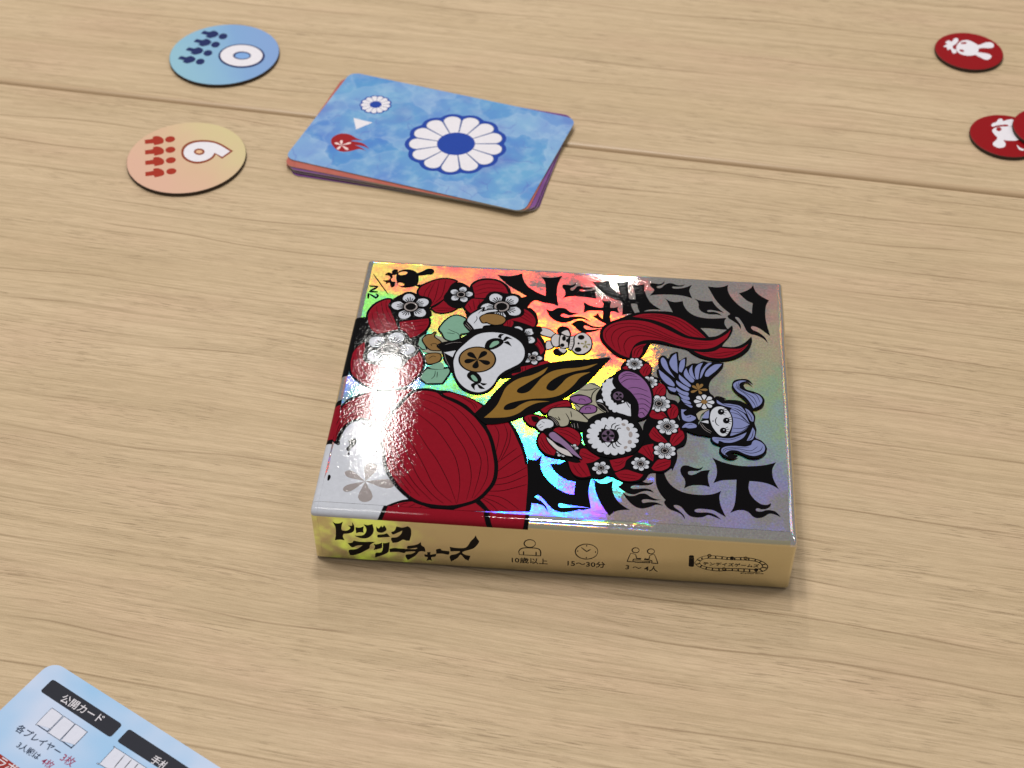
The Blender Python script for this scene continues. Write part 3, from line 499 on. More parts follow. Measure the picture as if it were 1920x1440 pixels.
 ('P', 'ink', 0, '-1838,1735! -1746,1907 -1551,1805! -1690,1814 -1772,1717'),
 ('P', 'ink', 0, '-1806,1652! -1681,1714 -1561,1507! -1694,1592'),
 ('P', 'ink', 0, '-2704,234 -2660,371 -2525,416 -2373,302 -2279,105 -2337,-57 -2480,-17 -2632,102'),
 ('P', 'teal', 0, '-2590,211 -2533,272 -2429,165 -2389,43 -2487,48'),
 ('P', 'ink', 0, '-2424,1! -2558,-122 -2426,-326! -2444,-145 -2371,-73'),
 ('P', 'ink', 0, '-2395,-62! -2301,-241 -2145,-250! -2284,-125'),
 ('P', 'ink', 0, '-2331,-4! -2216,-119 -2103,-38! -2224,-28'),
]),
('skull_doll','lid','top',[
 ('P', 'ink', 0, '-1020,2401 -806,2429 -734,2266 -794,2103 -975,2123 -1046,2275'),
 ('O', 'pale', 0.348, '-765,2362 -583,2332 -406,2189 -369,2052! -538,2020 -784,2121 -741,2259'),
 ('O', 'pale', 0.348, '-594,1789 -465,1817 -403,1598 -570,1508'),
 ('O', 'pale', 0.348, '-461,1932 -355,2130 -231,2063 -197,1823 -275,1636 -396,1668'),
 ('O', 'pale', 0.348, '-207,2065 -58,2148 81,2020 77,1673 -179,1610'),
 ('P', 'ink', 0.0, '-50,1981 -54,1929 -73,1889 -100,1873 -130,1884 -153,1920 -164,1972 -159,2024 -141,2064 -113,2080 -84,2069 -61,2033'),
 ('P', 'ink', 0.0, '-75,1695 -81,1656 -102,1627 -132,1614 -163,1622 -187,1647 -198,1684 -192,1723 -171,1753 -141,1765 -110,1758 -86,1732'),
 ('P', 'ink', 0.0, '36,1895 32,1860 18,1833 -2,1822 -24,1830 -41,1853 -49,1887 -45,1922 -31,1949 -11,1960 11,1953 28,1929'),
 ('O', 'ink', 0.217, '-307,2320 -207,2452 -38,2431 48,2262 60,2046 -115,2108 -264,2201'),
 ('P', 'pale', 0, '-192,2200 -32,2326 45,2157 6,2084'),
 ('O', 'ink', 0.217, '-368,1423 -269,1534 -80,1529 0,1461 -91,1333 -253,1286'),
 ('P', 'pale', 0, '-241,1536 -20,1528 -89,1378'),
 ('P', 'ink', 0, '-12,1977! 126,2059 105,1607 34,1601!'),
 ('O', 'pale', 0.304, '75,2037! 211,2083 210,1754 147,1525! 60,1569 77,1846'),
 ('S', 'ink', 0.152, '88,1934 198,1978'),
 ('S', 'ink', 0.152, '86,1847 204,1864'),
 ('S', 'ink', 0.152, '83,1743 205,1760'),
 ('S', 'ink', 0.152, '74,1646 183,1648'),
 ('O', 'pale', 0.391, '202,2030 304,2203 470,2228 621,2066 680,1828 644,1584 489,1400 301,1384 158,1508! 210,1754'),
 ('P', 'ink', 0.0, '473,2064 463,2013 431,1973 384,1955 336,1965 300,1999 284,2048 294,2099 327,2139 373,2157 422,2147 458,2113'),
 ('P', 'ink', 0.0, '415,1547 404,1497 370,1458 322,1440 272,1449 234,1482 218,1531 228,1581 262,1621 311,1638 361,1629 399,1596'),
 ('P', 'ink', 0.0, '350,1800 347,1777 336,1760 321,1753 306,1757 294,1773 288,1795 291,1818 302,1835 317,1842 332,1838 344,1822'),
 ('T', 'olive', 0.652, '517,1773 514,1925'),
 ('T', 'olive', 0.652, '517,1773 659,1774'),
 ('T', 'olive', 0.652, '517,1773 577,1613'),
 ('T', 'olive', 0.652, '517,1773 465,1631'),
 ('T', 'olive', 0.652, '517,1773 378,1809'),
]),
('leaf_blade','lid','top',[
 ('P', 'ink', 0, '-2331,-1258! -2118,-885 -1851,-316 -1547,167 -1221,427 -778,731 -327,971 250,1115 715,1188 1261,1309! 988,847 752,429 538,82 320,-132 -5,-450 -331,-702 -653,-983 -1086,-1241 -1387,-1429 -1737,-1552 -2004,-1584! -2152,-1456'),
 ('P', 'ochre', 0, '-2072,-1346! -1893,-1089 -1758,-823 -1674,-495 -1588,-164 -1424,79 -1207,262 -938,384 -717,536 -483,756! -597,480 -857,226 -1071,11 -1242,-167 -1259,-298 -1113,-338 -937,-239 -773,36 -610,346 -349,600 -31,728 384,813 899,1014! 618,783 276,654 -107,455 -369,202 -473,-36 -414,-149 -254,-148 -85,95 83,372 351,560 713,657! 450,436 282,126 112,-117 -104,-330 -394,-451 -801,-518 -1248,-652 -1509,-802 -1574,-966 -1491,-1010 -1292,-942 -1124,-769 -907,-623 -636,-581 -344,-581! -676,-667 -935,-849 -1144,-1088 -1402,-1252 -1713,-1316'),
]),
('hair_lock','lid','top',[
 ('P', 'ink', 0, '899,2229 936,2478 1140,2744 1492,2970 1799,3175 2157,3303 2567,3349 3001,3331 3412,3079 3770,2719 4011,2371! 4244,2443 4484,2674 4671,2919! 4692,2762 4599,2474 4430,2181 4357,2013! 4710,2015 4995,2195 5208,2490! 5226,2283 5107,1929 4819,1597 4467,1432 4094,1417 3768,1508 3534,1658 3369,1815 2945,1917 2471,2015 2331,1934 2221,1581 2041,1287! 1784,1265 1453,1362 1160,1662 958,1956'),
 ('P', 'red', 0, '994,2237 1032,2451 1215,2679 1544,2849 1903,2898 2264,2857 2626,2693 2938,2508 3296,2293 3651,2219 4006,2214 4242,2304 4505,2536 4632,2729! 4527,2398 4335,2138 4121,1948 3839,1855 3534,1846 3133,1933 2707,2087 2422,2115 2116,2054 1908,1863 1799,1545 1766,1321! 1497,1451 1204,1735 1039,1997'),
 ('P', 'red', 0, '1814,3051! 2088,3182 2448,3230 2810,3207 3172,3095 3460,2870 3699,2607 3916,2321! 3699,2327 3414,2373 3128,2559 2816,2780 2454,2944 2116,3005'),
 ('P', 'red', 0, '3585,1748! 3867,1721 4148,1796 4321,1948! 4614,1931 4897,1973 5124,2178! 4942,1880 4680,1653 4375,1526 4048,1532 3768,1627'),
 ('P', 'red', 0, '1852,1339! 1845,1583 1911,1760 2073,1877 2241,1943! 2146,1780 2128,1573 2039,1361!'),
 ('S', 'maroon', 0.196, '1125,1935 1063,2278 1265,2612 1620,2749 1979,2744 2461,2573 2941,2298 3415,2130 4005,2128'),
 ('S', 'maroon', 0.196, '1348,1678 1238,2084 1367,2445 1743,2618 2223,2552 2703,2313 3179,2110 3651,2029 4123,2086'),
 ('S', 'maroon', 0.196, '1517,1555 1429,2030 1585,2358 1890,2489 2345,2387 2823,2183 3298,2016 3769,1952'),
 ('S', 'maroon', 0.196, '1685,1433 1603,1803 1757,2163 2111,2262 2586,2198 3062,2030'),
 ('S', 'maroon', 0.196, '2090,3110 2571,3115 3053,2942 3413,2618 3770,2333'),
 ('S', 'maroon', 0.196, '1971,3046 2452,3033 2934,2843 3295,2538 3533,2348'),
 ('S', 'maroon', 0.196, '2329,3184 2811,3136 3221,2956 3604,2599 3864,2324'),
 ('S', 'maroon', 0.196, '3815,1682 4147,1676 4471,1772 4824,1853 5039,2060'),
 ('S', 'maroon', 0.196, '4007,1596 4376,1611 4705,1758'),
 ('S', 'maroon', 0.196, '1897,1417 1937,1659 2144,1866'),
 ('S', 'maroon', 0.196, '1968,1389 2032,1633 2168,1851'),
]),
('hair_braid','lid','top',[
 ('P', 'ink', 0, '1540,894 1669,1208 1923,1314 2206,1254 2409,1002 2416,669 2591,585 2663,393 2827,211 2843,-176 3106,-282 3199,-593 3156,-912 3338,-1208 3406,-1572 3341,-1883 3144,-2050 3147,-2380 3020,-2805 2997,-2725 2782,-2919 2456,-2947 2310,-3193 2054,-3330 1707,-3302 1398,-3154 1185,-3259 904,-3283 579,-3310 393,-3093 265,-2779 35,-2260 -107,-2115! 556,-2058 1241,-2542 1896,-2397 2234,-1855 2221,-1303 2347,-918 2448,-338 2344,235 2033,703 1683,773'),
 ('P', 'red', 0, '2150,663! 2076,840 2232,1121 2379,999 2361,764 2221,580'),
 ('P', 'red', 0, '1586,898! 1700,982 1808,867 1729,804'),
 ('P', 'red', 0, '2439,113! 2572,353 2733,334 2809,145 2762,-86 2513,-178 2464,-15'),
 ('P', 'red', 0, '2388,-757! 2521,-619 2726,-696 2869,-927! 2641,-1009 2415,-943'),
 ('P', 'red', 0, '2861,-685! 2971,-421 3108,-474 3159,-660 3111,-884 2955,-966! 2885,-809'),
 ('P', 'red', 0, '2384,-1598! 2468,-1375 2556,-1268! 2627,-1485 2786,-1686 2903,-1865! 2633,-1852 2454,-1745'),
 ('P', 'red', 0, '2942,-1795! 3006,-1514 3182,-1283 3294,-1428 3322,-1641 3186,-1865 3033,-1975!'),
 ('P', 'red', 0, '2112,-2258! 2239,-2037 2506,-1923! 2533,-2193 2514,-2559! 2403,-2473 2246,-2337'),
 ('P', 'red', 0, '2475,-2793! 2623,-2514 2818,-2432 2976,-2454! 2953,-2693 2781,-2855 2564,-2879'),
 ('P', 'red', 0, '1376,-2620! 1593,-2542 1988,-2383! 1814,-2582 1756,-2824 1543,-2980 1451,-2850'),
 ('P', 'red', 0, '1524,-3055! 1802,-2914 2044,-2982 2268,-3051! 2138,-3236 1880,-3302 1661,-3248'),
 ('P', 'red', 0, '563,-2605! 591,-2303 721,-2262 883,-2399 1115,-2559! 920,-2724 660,-2775'),
 ('P', 'red', 0, '296,-2747! 507,-2788 747,-2768 904,-3201! 686,-3272 486,-3202 366,-3007'),
 ('O', 'red', 0.478, '-177,-1661! -51,-1533 285,-1529 520,-1725 563,-2027 501,-2190! 317,-2079 81,-1855'),
 ('O', 'red', 0.565, '-554,-2031 -460,-1784 -316,-1919! -232,-2186 -65,-2353 -95,-2572! -321,-2495 -490,-2299'),
 ('O', 'red', 0.522, '-974,-1231 -801,-1128 -524,-1193 -414,-1152! -560,-1321 -656,-1553! -817,-1499 -941,-1354'),
 ('O', 'red', 0.478, '-566,-919! -331,-702 -45,-550 160,-532 243,-723! -99,-778 -337,-956 -445,-1029'),
 ('S', 'maroon', 0.152, '2172,715 2214,885 2304,1043'),
 ('S', 'maroon', 0.152, '2243,654 2284,857 2351,997'),
 ('S', 'maroon', 0.152, '2512,-140 2576,125 2711,299'),
 ('S', 'maroon', 0.152, '2603,-132 2668,100 2769,239'),
 ('S', 'maroon', 0.152, '2435,-847 2637,-799 2819,-909'),
 ('S', 'maroon', 0.152, '2477,-686 2659,-734 2842,-907'),
 ('S', 'maroon', 0.152, '2954,-898 2974,-644 3062,-477'),
 ('S', 'maroon', 0.152, '3021,-860 3064,-668 3131,-567'),
 ('S', 'maroon', 0.152, '2449,-1500 2585,-1673 2832,-1835'),
 ('S', 'maroon', 0.152, '2491,-1404 2652,-1636 2877,-1846'),
 ('S', 'maroon', 0.152, '2987,-1822 3073,-1601 3227,-1372'),
 ('S', 'maroon', 0.152, '3032,-1909 3163,-1685 3295,-1520'),
 ('S', 'maroon', 0.152, '2239,-2067 2377,-2296 2491,-2495'),
 ('S', 'maroon', 0.152, '2349,-2012 2442,-2260 2501,-2465'),
 ('S', 'maroon', 0.152, '2561,-2726 2755,-2592 2962,-2515'),
 ('S', 'maroon', 0.152, '2541,-2816 2757,-2710 2952,-2604'),
 ('S', 'maroon', 0.152, '1465,-2642 1598,-2690 1726,-2590'),
 ('S', 'maroon', 0.152, '1472,-2819 1623,-2776 1771,-2616'),
 ('S', 'maroon', 0.152, '1612,-3077 1873,-3084 2135,-3120'),
 ('S', 'maroon', 0.152, '1637,-3162 1877,-3200 2094,-3211'),
 ('S', 'maroon', 0.152, '618,-2391 798,-2466 1023,-2566'),
 ('S', 'maroon', 0.152, '602,-2512 782,-2587 960,-2631'),
 ('S', 'maroon', 0.152, '423,-2855 545,-3080 684,-3243'),
 ('S', 'maroon', 0.152, '552,-2814 672,-3010 813,-3218'),
 ('S', 'maroon', 0.152, '-70,-1590 203,-1660 506,-1880'),
 ('S', 'maroon', 0.152, '-17,-1709 257,-1809 536,-2030'),
 ('S', 'maroon', 0.152, '-494,-1934 -362,-2227 -165,-2512'),
 ('S', 'maroon', 0.152, '-505,-2088 -402,-2291 -255,-2489'),
 ('S', 'maroon', 0.152, '-884,-1223 -825,-1406'),
 ('S', 'maroon', 0.152, '-751,-1181 -713,-1397'),
 ('S', 'maroon', 0.152, '-431,-901 -171,-720 141,-598'),
 ('S', 'maroon', 0.152, '-362,-927 -103,-714'),
]),
('flower','lid','top',[
 ('F', 's', 9, '1923,1088 1693,1042'),
]),
('flower','lid','top',[
 ('F', 's', 8, '2352,393 2565,484'),
]),
('flower','lid','top',[
 ('F', 's', 9, '2631,-418 2920,-298'),
]),
('flower','lid','top',[
 ('F', 's', 8, '2873,-1263 3170,-1216'),
]),
('flower','lid','top',[
 ('F', 's', 8, '2814,-2154 3091,-2265'),
]),
('flower','lid','top',[
 ('F', 's', 7, '2188,-2675 2416,-2591'),
]),
('flower','lid','top',[
 ('F', 's', 6, '1159,-2910 1386,-2856'),
]),
('flower','lid','top',[
 ('F', 's', 5, '394,-2254 531,-2257'),
]),
('flower','lid','top',[
 ('F', 's', 5, '97,-2475 -34,-2426'),
]),
('eyed_creature','lid','top',[
 ('P', 'cloth', 0, '167,-355! 449,-56 733,246 1016,90 1057,-328 1210,-698 1172,-891 736,-1211 500,-1012 321,-646'),
 ('S', 'ink', 0.304, '450,-72 724,-49 926,50'),
 ('S', 'ink', 0.304, '711,228 1016,90'),
 ('S', 'ink', 0.304, '191,-369 459,-250 784,-351'),
 ('S', 'ink', 0.304, '317,-583 509,-758'),
 ('S', 'ink', 0.304, '791,-479 801,-220 906,-17 1039,92'),
 ('S', 'ink', 0.304, '935,-658 1078,-805 1195,-890'),
 ('O', 'purple', 0.348, '216,-406 416,-308 646,-314 778,-448 748,-546 547,-611 316,-551'),
 ('O', 'purple', 0.348, '493,-886 597,-703 798,-638 927,-722 901,-883 677,-949 541,-929'),
 ('S', 'ink', 0.174, '450,-508 469,-426 583,-432 632,-508'),
 ('S', 'ink', 0.174, '649,-825 656,-745 757,-721 783,-798'),
 ('P', 'ink', 0, '904,-469! 915,-211 1041,59 1117,-129 1154,-448 1279,-724 1421,-886 1170,-828 981,-654'),
 ('P', 'white', 0, '923,-474! 1051,-386 1116,-522!'),
 ('S', 'grey', 0.109, '930,-531 1115,-611 1285,-882'),
 ('P', 'ink', 0, '1029,124 1120,361 1342,578 1497,784 1797,843 2079,714 2341,405 2469,-14 2478,-495 2351,-917 2126,-1099 1857,-1132 1446,-947 1161,-623 1055,-263'),
 ('P', 'white', 0, '1081,194! 1212,369 1346,472! 1331,280 1455,30 1668,-179 1835,-390 1866,-674 1886,-963! 1739,-938 1487,-833 1346,-718 1204,-571 1151,-384 1089,-261 1078,-2'),
 ('P', 'white', 0.0, '1187,186 1180,145 1157,113 1124,99 1090,107 1065,135 1054,175 1061,216 1084,249 1117,262 1151,254 1176,226'),
 ('P', 'white', 0.0, '1291,349 1284,307 1261,275 1228,262 1194,270 1168,298 1158,338 1165,380 1188,412 1221,426 1255,418 1281,389'),
 ('P', 'white', 0.0, '1183,6 1176,-35 1153,-67 1120,-80 1086,-72 1061,-45 1050,-5 1057,36 1080,68 1113,82 1147,74 1172,46'),
 ('P', 'white', 0.0, '1195,-187 1188,-228 1165,-260 1133,-273 1099,-265 1074,-238 1063,-198 1070,-157 1093,-125 1126,-112 1159,-120 1185,-147'),
 ('P', 'white', 0.0, '1235,-377 1228,-418 1205,-449 1173,-462 1139,-455 1114,-427 1103,-388 1111,-347 1133,-316 1166,-302 1199,-310 1225,-338'),
 ('P', 'white', 0.0, '1314,-537 1307,-577 1284,-608 1252,-622 1219,-614 1193,-587 1183,-548 1190,-507 1213,-476 1245,-463 1279,-470 1304,-498'),
 ('P', 'white', 0.0, '1402,-688 1395,-729 1372,-760 1339,-773 1306,-765 1281,-738 1271,-699 1278,-659 1301,-628 1333,-615 1367,-622 1392,-649'),
 ('P', 'white', 0.0, '1505,-775 1497,-815 1475,-846 1442,-859 1409,-851 1384,-824 1374,-786 1381,-746 1404,-714 1436,-701 1470,-709 1495,-736'),
 ('P', 'ink', 0, '1306,-258 1342,-13 1454,62 1596,-56 1785,-266 1861,-516 1745,-430 1701,-465 1544,-543 1381,-429'),
 ('O', 'plum', 0.217, '1656,-212 1640,-298 1590,-363 1521,-391 1449,-375 1395,-318 1373,-236 1389,-151 1439,-85 1509,-57 1580,-73 1634,-130'),
 ('T', 'ink', 0.739, '1522,-230 1449,-117'),
 ('T', 'ink', 0.739, '1522,-230 1598,-137'),
 ('T', 'ink', 0.739, '1522,-230 1616,-328'),
 ('T', 'ink', 0.739, '1522,-230 1481,-356'),
 ('P', 'ink', 0.0, '1379,-74 1375,-96 1363,-112 1346,-119 1329,-115 1316,-101 1310,-80 1314,-59 1326,-42 1343,-35 1360,-39 1373,-54'),
 ('P', 'ink', 0.0, '1361,-205 1357,-227 1345,-243 1328,-250 1311,-246 1298,-232 1292,-211 1296,-190 1308,-173 1325,-166 1342,-170 1355,-185'),
 ('P', 'ink', 0.0, '1389,-348 1385,-369 1373,-385 1357,-392 1339,-388 1326,-374 1321,-354 1325,-332 1337,-316 1353,-309 1371,-313 1384,-327'),
 ('P', 'ink', 0.0, '1461,-454 1458,-475 1446,-491 1429,-498 1412,-494 1399,-480 1393,-460 1397,-438 1409,-422 1426,-415 1443,-419 1456,-433'),
 ('P', 'ink', 0.0, '1544,-527 1540,-548 1528,-564 1511,-571 1494,-567 1481,-553 1476,-532 1479,-511 1491,-495 1508,-488 1525,-492 1538,-506'),
 ('S', 'ink', 0.217, '1721,-400 1794,-553 1842,-645'),
 ('S', 'ink', 0.217, '1788,-362 1849,-485'),
 ('S', 'ink', 0.217, '1653,-405 1690,-498'),
 ('P', 'white', 0.0, '1670,-420 1666,-436 1657,-449 1643,-454 1630,-451 1619,-440 1615,-425 1618,-408 1628,-396 1641,-390 1655,-393 1665,-404'),
 ('P', 'purple', 0, '1511,394 1516,593 1661,748 1870,732 2106,570 2297,290 2396,-20 2425,-340 2386,-662 2279,-923 2146,-1007 2077,-941! 2093,-687 2063,-435 1966,-218 1823,-4 1634,175'),
 ('S', 'ink', 0.196, '1522,412 1712,593 2014,569'),
 ('S', 'ink', 0.196, '1562,267 1763,449 2109,461'),
 ('S', 'ink', 0.196, '1774,89 2002,141 2315,21'),
 ('S', 'ink', 0.196, '1918,-126 2146,-106 2400,-230'),
 ('S', 'ink', 0.196, '2015,-311 2219,-293 2416,-469'),
 ('S', 'ink', 0.196, '2065,-498 2246,-483 2397,-629'),
 ('S', 'ink', 0.196, '2081,-688 2205,-646 2344,-792'),
 ('S', 'ink', 0.196, '2086,-845 2186,-805 2257,-925'),
 ('S', 'ink', 0.196, '1574,565 1756,679 1942,645'),
 ('P', 'ink', 0, '606,-1749 694,-1277 906,-1009 1217,-881 1579,-882 1899,-1018 2111,-1219 2238,-1549 2252,-1854 2120,-2167 1907,-2402 1592,-2527 1241,-2527 927,-2404 738,-2149'),
 ('F', 'd', 20, '1424,-1741 721,-1816'),
 ('P', 'ink', 0, '1213,-1336! 1331,-1471 1512,-1533 1592,-1757 1538,-1945 1419,-2021 1315,-2182! 1220,-2032 1120,-1965 1050,-1803 1070,-1648 1154,-1533'),
 ('P', 'white', 0, '1209,-1497! 1227,-1387! 1343,-1495 1288,-1521'),
 ('P', 'white', 0, '1219,-2002! 1295,-2132! 1370,-2013 1285,-1990'),
 ('P', 'ink', 0.0, '1094,-1784 1090,-1809 1076,-1828 1056,-1836 1036,-1831 1020,-1815 1014,-1791 1018,-1766 1032,-1747 1052,-1738 1072,-1743 1088,-1760'),
 ('P', 'ink', 0.0, '1122,-1659 1118,-1684 1104,-1703 1084,-1711 1064,-1706 1048,-1690 1042,-1666 1046,-1641 1060,-1621 1080,-1613 1100,-1618 1115,-1635'),
 ('P', 'ink', 0.0, '1177,-1546 1173,-1571 1159,-1591 1139,-1599 1119,-1594 1104,-1577 1097,-1553 1101,-1528 1115,-1509 1135,-1500 1156,-1505 1171,-1522'),
 ('P', 'ink', 0.0, '1138,-1887 1134,-1912 1120,-1931 1101,-1939 1081,-1934 1065,-1918 1059,-1894 1063,-1869 1077,-1850 1096,-1842 1117,-1847 1132,-1863'),
 ('P', 'ink', 0.0, '1202,-1979 1198,-2004 1184,-2023 1165,-2031 1144,-2026 1129,-2010 1123,-1986 1127,-1961 1141,-1942 1160,-1934 1181,-1939 1196,-1955'),
 ('O', 'plum', 0.174, '1466,-1743 1448,-1855 1389,-1940 1307,-1976 1221,-1954 1156,-1879 1129,-1772 1147,-1660 1205,-1574 1289,-1537 1375,-1559 1440,-1635'),
 ('T', 'ink', 1.0, '1298,-1757 1290,-1574'),
 ('T', 'ink', 1.0, '1298,-1757 1458,-1744'),
 ('T', 'ink', 1.0, '1298,-1757 1305,-1949'),
 ('T', 'ink', 1.0, '1298,-1757 1138,-1771'),
 ('P', 'white', 0.0, '1450,-1906 1447,-1920 1439,-1931 1427,-1936 1415,-1933 1405,-1924 1402,-1910 1404,-1897 1413,-1886 1425,-1881 1437,-1884 1446,-1893'),
 ('S', 'ink', 0.283, '1376,-1468 1393,-1342 1491,-1259'),
 ('S', 'ink', 0.283, '1466,-1491 1495,-1380 1598,-1319'),
 ('S', 'ink', 0.283, '1513,-1564 1550,-1459 1632,-1446'),
 ('S', 'ink', 0.283, '1418,-1985 1446,-2134 1519,-2194'),
 ('S', 'ink', 0.283, '1483,-1949 1544,-2096 1627,-2125'),
 ('S', 'ink', 0.283, '1529,-1884 1596,-2000 1668,-2040'),
 ('P', 'grey', 0.0, '1750,-1324 1737,-1343 1713,-1351 1684,-1346 1658,-1328 1641,-1303 1639,-1278 1651,-1259 1675,-1251 1704,-1256 1731,-1274 1747,-1299'),
 ('P', 'grey', 0.0, '1864,-1508 1844,-1519 1818,-1510 1792,-1484 1775,-1447 1771,-1410 1780,-1383 1800,-1372 1827,-1381 1852,-1407 1869,-1443 1873,-1480'),
 ('P', 'grey', 0.0, '1949,-1650 1943,-1704 1925,-1745 1899,-1761 1872,-1749 1851,-1712 1842,-1659 1848,-1605 1866,-1564 1892,-1547 1919,-1559 1940,-1597'),
 ('P', 'grey', 0.0, '1924,-1876 1937,-1911 1935,-1951 1919,-1986 1893,-2005 1863,-2005 1839,-1985 1826,-1950 1828,-1910 1844,-1875 1870,-1856 1900,-1856'),
 ('P', 'grey', 0.0, '1824,-2102 1827,-2129 1816,-2158 1795,-2181 1769,-2193 1745,-2189 1730,-2171 1728,-2144 1739,-2115 1760,-2091 1786,-2080 1809,-2084'),
 ('O', 'cloth', 0.435, '-349,-1115 -273,-894 -50,-828 244,-818 478,-950 730,-1227! 699,-1292 450,-1267 247,-1253 191,-1444 15,-1506 -63,-1341 -208,-1197'),
 ('S', 'ink', 0.239, '120,-1012 223,-1223 258,-1439'),
 ('S', 'ink', 0.239, '250,-922 291,-1155'),
 ('S', 'ink', 0.239, '-163,-1194 -21,-1291'),
 ('S', 'ink', 0.239, '-75,-1155 -10,-1290'),
 ('P', 'ink', 0, '-387,-1213 -302,-1143 -136,-1254 -19,-1509 -162,-1552 -197,-1353'),
 ('S', 'grey', 0.109, '-310,-1190 -177,-1320 -76,-1498'),
 ('S', 'grey', 0.109, '-254,-1186 -132,-1316 -43,-1480'),
 ('P', 'ink', 0, '259,-1470 318,-1309 497,-1294 702,-1339 604,-1626 376,-1553'),
 ('S', 'grey', 0.109, '366,-1367 399,-1551'),
 ('S', 'grey', 0.109, '455,-1360 488,-1543'),
 ('S', 'grey', 0.109, '301,-1404 341,-1525'),
 ('O', 'white', 0.391, '-632,-1514 -537,-1325 -383,-1281 -220,-1355 -187,-1507 -293,-1609 -487,-1718 -602,-1611'),
 ('S', 'ink', 0.152, '-588,-1557 -504,-1472'),
 ('S', 'ink', 0.152, '-549,-1631 -454,-1546'),
 ('S', 'ink', 0.152, '-511,-1379 -417,-1434'),
 ('P', 'ink', 0, '-794,-1216 -659,-1204 -585,-1292 -668,-1393 -762,-1338'),
 ('P', 'ink', 0, '-445,-1684 -294,-1594 -185,-1708 -295,-1902! -389,-1833'),
 ('O', 'violet', 0.304, '-248,-1775! -149,-1751 40,-1919 278,-2173 517,-2484 647,-2658! 385,-2495 244,-2342 55,-2161 -129,-2056 -274,-1885'),
 ('O', 'pale', 0.261, '-337,-1951! -171,-2090 -5,-2257 246,-2387 401,-2589! 189,-2542 -41,-2381 -258,-2127'),
]),
('winged_girl','lid','top',[
 ('P', 'ink', 0, '2544,863 2612,985 2579,1251 2650,1468 2767,1477 2862,1377 2930,1559 3117,1677 3146,1503 3178,1319 3357,1480 3381,1320 3363,1099 3539,1239 3691,1251 3842,1352 4005,1312 4145,1378 4412,1330! 4380,1169 4234,923 4128,781! 4035,609 3995,376 4020,118 4133,-34 4154,-321 3994,-541 3655,-665 3317,-599 3146,-407 3201,-242 3154,-27 2925,50 2826,244 2638,539'),
 ('P', 'peri', 0, '2653,1292 2710,1405 2805,1271 2891,942 3052,617! 2846,838 2703,1060'),
 ('P', 'peri', 0, '2899,1245 2978,1482 3082,1606! 3108,1296 3135,803! 3007,919 2924,1079'),
 ('P', 'peri', 0, '3168,1066 3213,1305 3329,1410! 3319,1112 3239,845! 3169,899'),
 ('P', 'peri', 0, '2601,911! 2778,733 2942,549 3047,361 3014,276 2829,375 2664,624'),
 ('P', 'peri', 0, '2853,256! 3083,200 3062,69 2924,122'),
 ('P', 'peri', 0, '3309,878 3366,1026! 3448,790 3586,570 3518,473 3379,619 3309,745'),
 ('P', 'peri', 0, '3447,956 3539,1175! 3540,931 3609,638 3644,575! 3494,728'),
 ('P', 'peri', 0, '3609,1003 3702,1205 3830,1284! 3748,1015 3702,620! 3632,640'),
 ('P', 'peri', 0, '3799,986 3958,1261 4086,1305! 3911,1062 3794,720 3741,640!'),
 ('P', 'peri', 0, '3933,964 4144,1226 4365,1278! 4211,1021 3978,742! 3886,761'),
 ('P', 'peri', 0, '3171,760! 3356,551 3495,366 3449,297 3265,445 3172,601'),
 ('P', 'peri', 0, '3092,522! 3265,379 3449,231 3404,130 3220,245 3104,398'),
 ('P', 'peri', 0, '3094,260! 3267,118 3427,61 3405,-64 3222,17 3107,137'),
 ('P', 'peri', 0, '3142,37! 3291,-57 3439,-100 3451,-214 3269,-172'),
 ('P', 'peri', 0, '3223,-182! 3383,-233 3474,-289 3497,-377 3315,-328'),
 ('P', 'peri', 0, '3315,-367! 3474,-411 3542,-453 3497,-504'),
 ('T', 'brown', 0.913, '3701,204 3678,453'),
 ('T', 'brown', 0.913, '3701,204 3816,442'),
 ('T', 'brown', 0.913, '3701,204 3957,226'),
 ('T', 'brown', 0.913, '3701,204 3781,49'),
 ('T', 'brown', 0.913, '3701,204 3500,90'),
 ('T', 'brown', 0.913, '3701,204 3541,353'),
 ('P', 'ink', 0, '3157,-406! 3497,-504 3678,-616 3677,-1272 3388,-1389 3209,-1343 3252,-1153 3182,-784'),
 ('P', 'ink', 0, '3365,-1345! 3677,-1179 3994,-525 4122,-1450 3766,-1505 3499,-1442'),
 ('O', 'peri', 0.304, '3237,-596! 3384,-599! 3295,-711 3363,-831 3498,-789 3633,-871 3588,-969 3453,-1043 3296,-994 3250,-841'),
 ('O', 'peri', 0.304, '3264,-1276 3364,-1119 3521,-1090 3644,-1151 3633,-1245 3454,-1291 3365,-1268'),
 ('S', 'ink', 0.174, '3386,-892 3498,-851 3475,-822'),
 ('S', 'ink', 0.174, '3409,-1187 3498,-1132 3543,-1160'),
 ('P', 'cloth', 0, '3644,-745! 3768,-608 3994,-525! 3790,-732 3722,-958'),
 ('P', 'peri', 0, '3812,-856 3880,-661 4005,-556! 3992,-841 3857,-884'),
 ('P', 'white', 0, '3763,-1023! 3951,-954 3973,-1067!'),
 ('S', 'grey', 0.13, '3767,-954 3858,-726 3994,-557'),
 ('S', 'grey', 0.13, '3744,-1080 3856,-1288 4033,-1427'),
 ('S', 'grey', 0.13, '3789,-1077 3900,-1253 4056,-1364'),
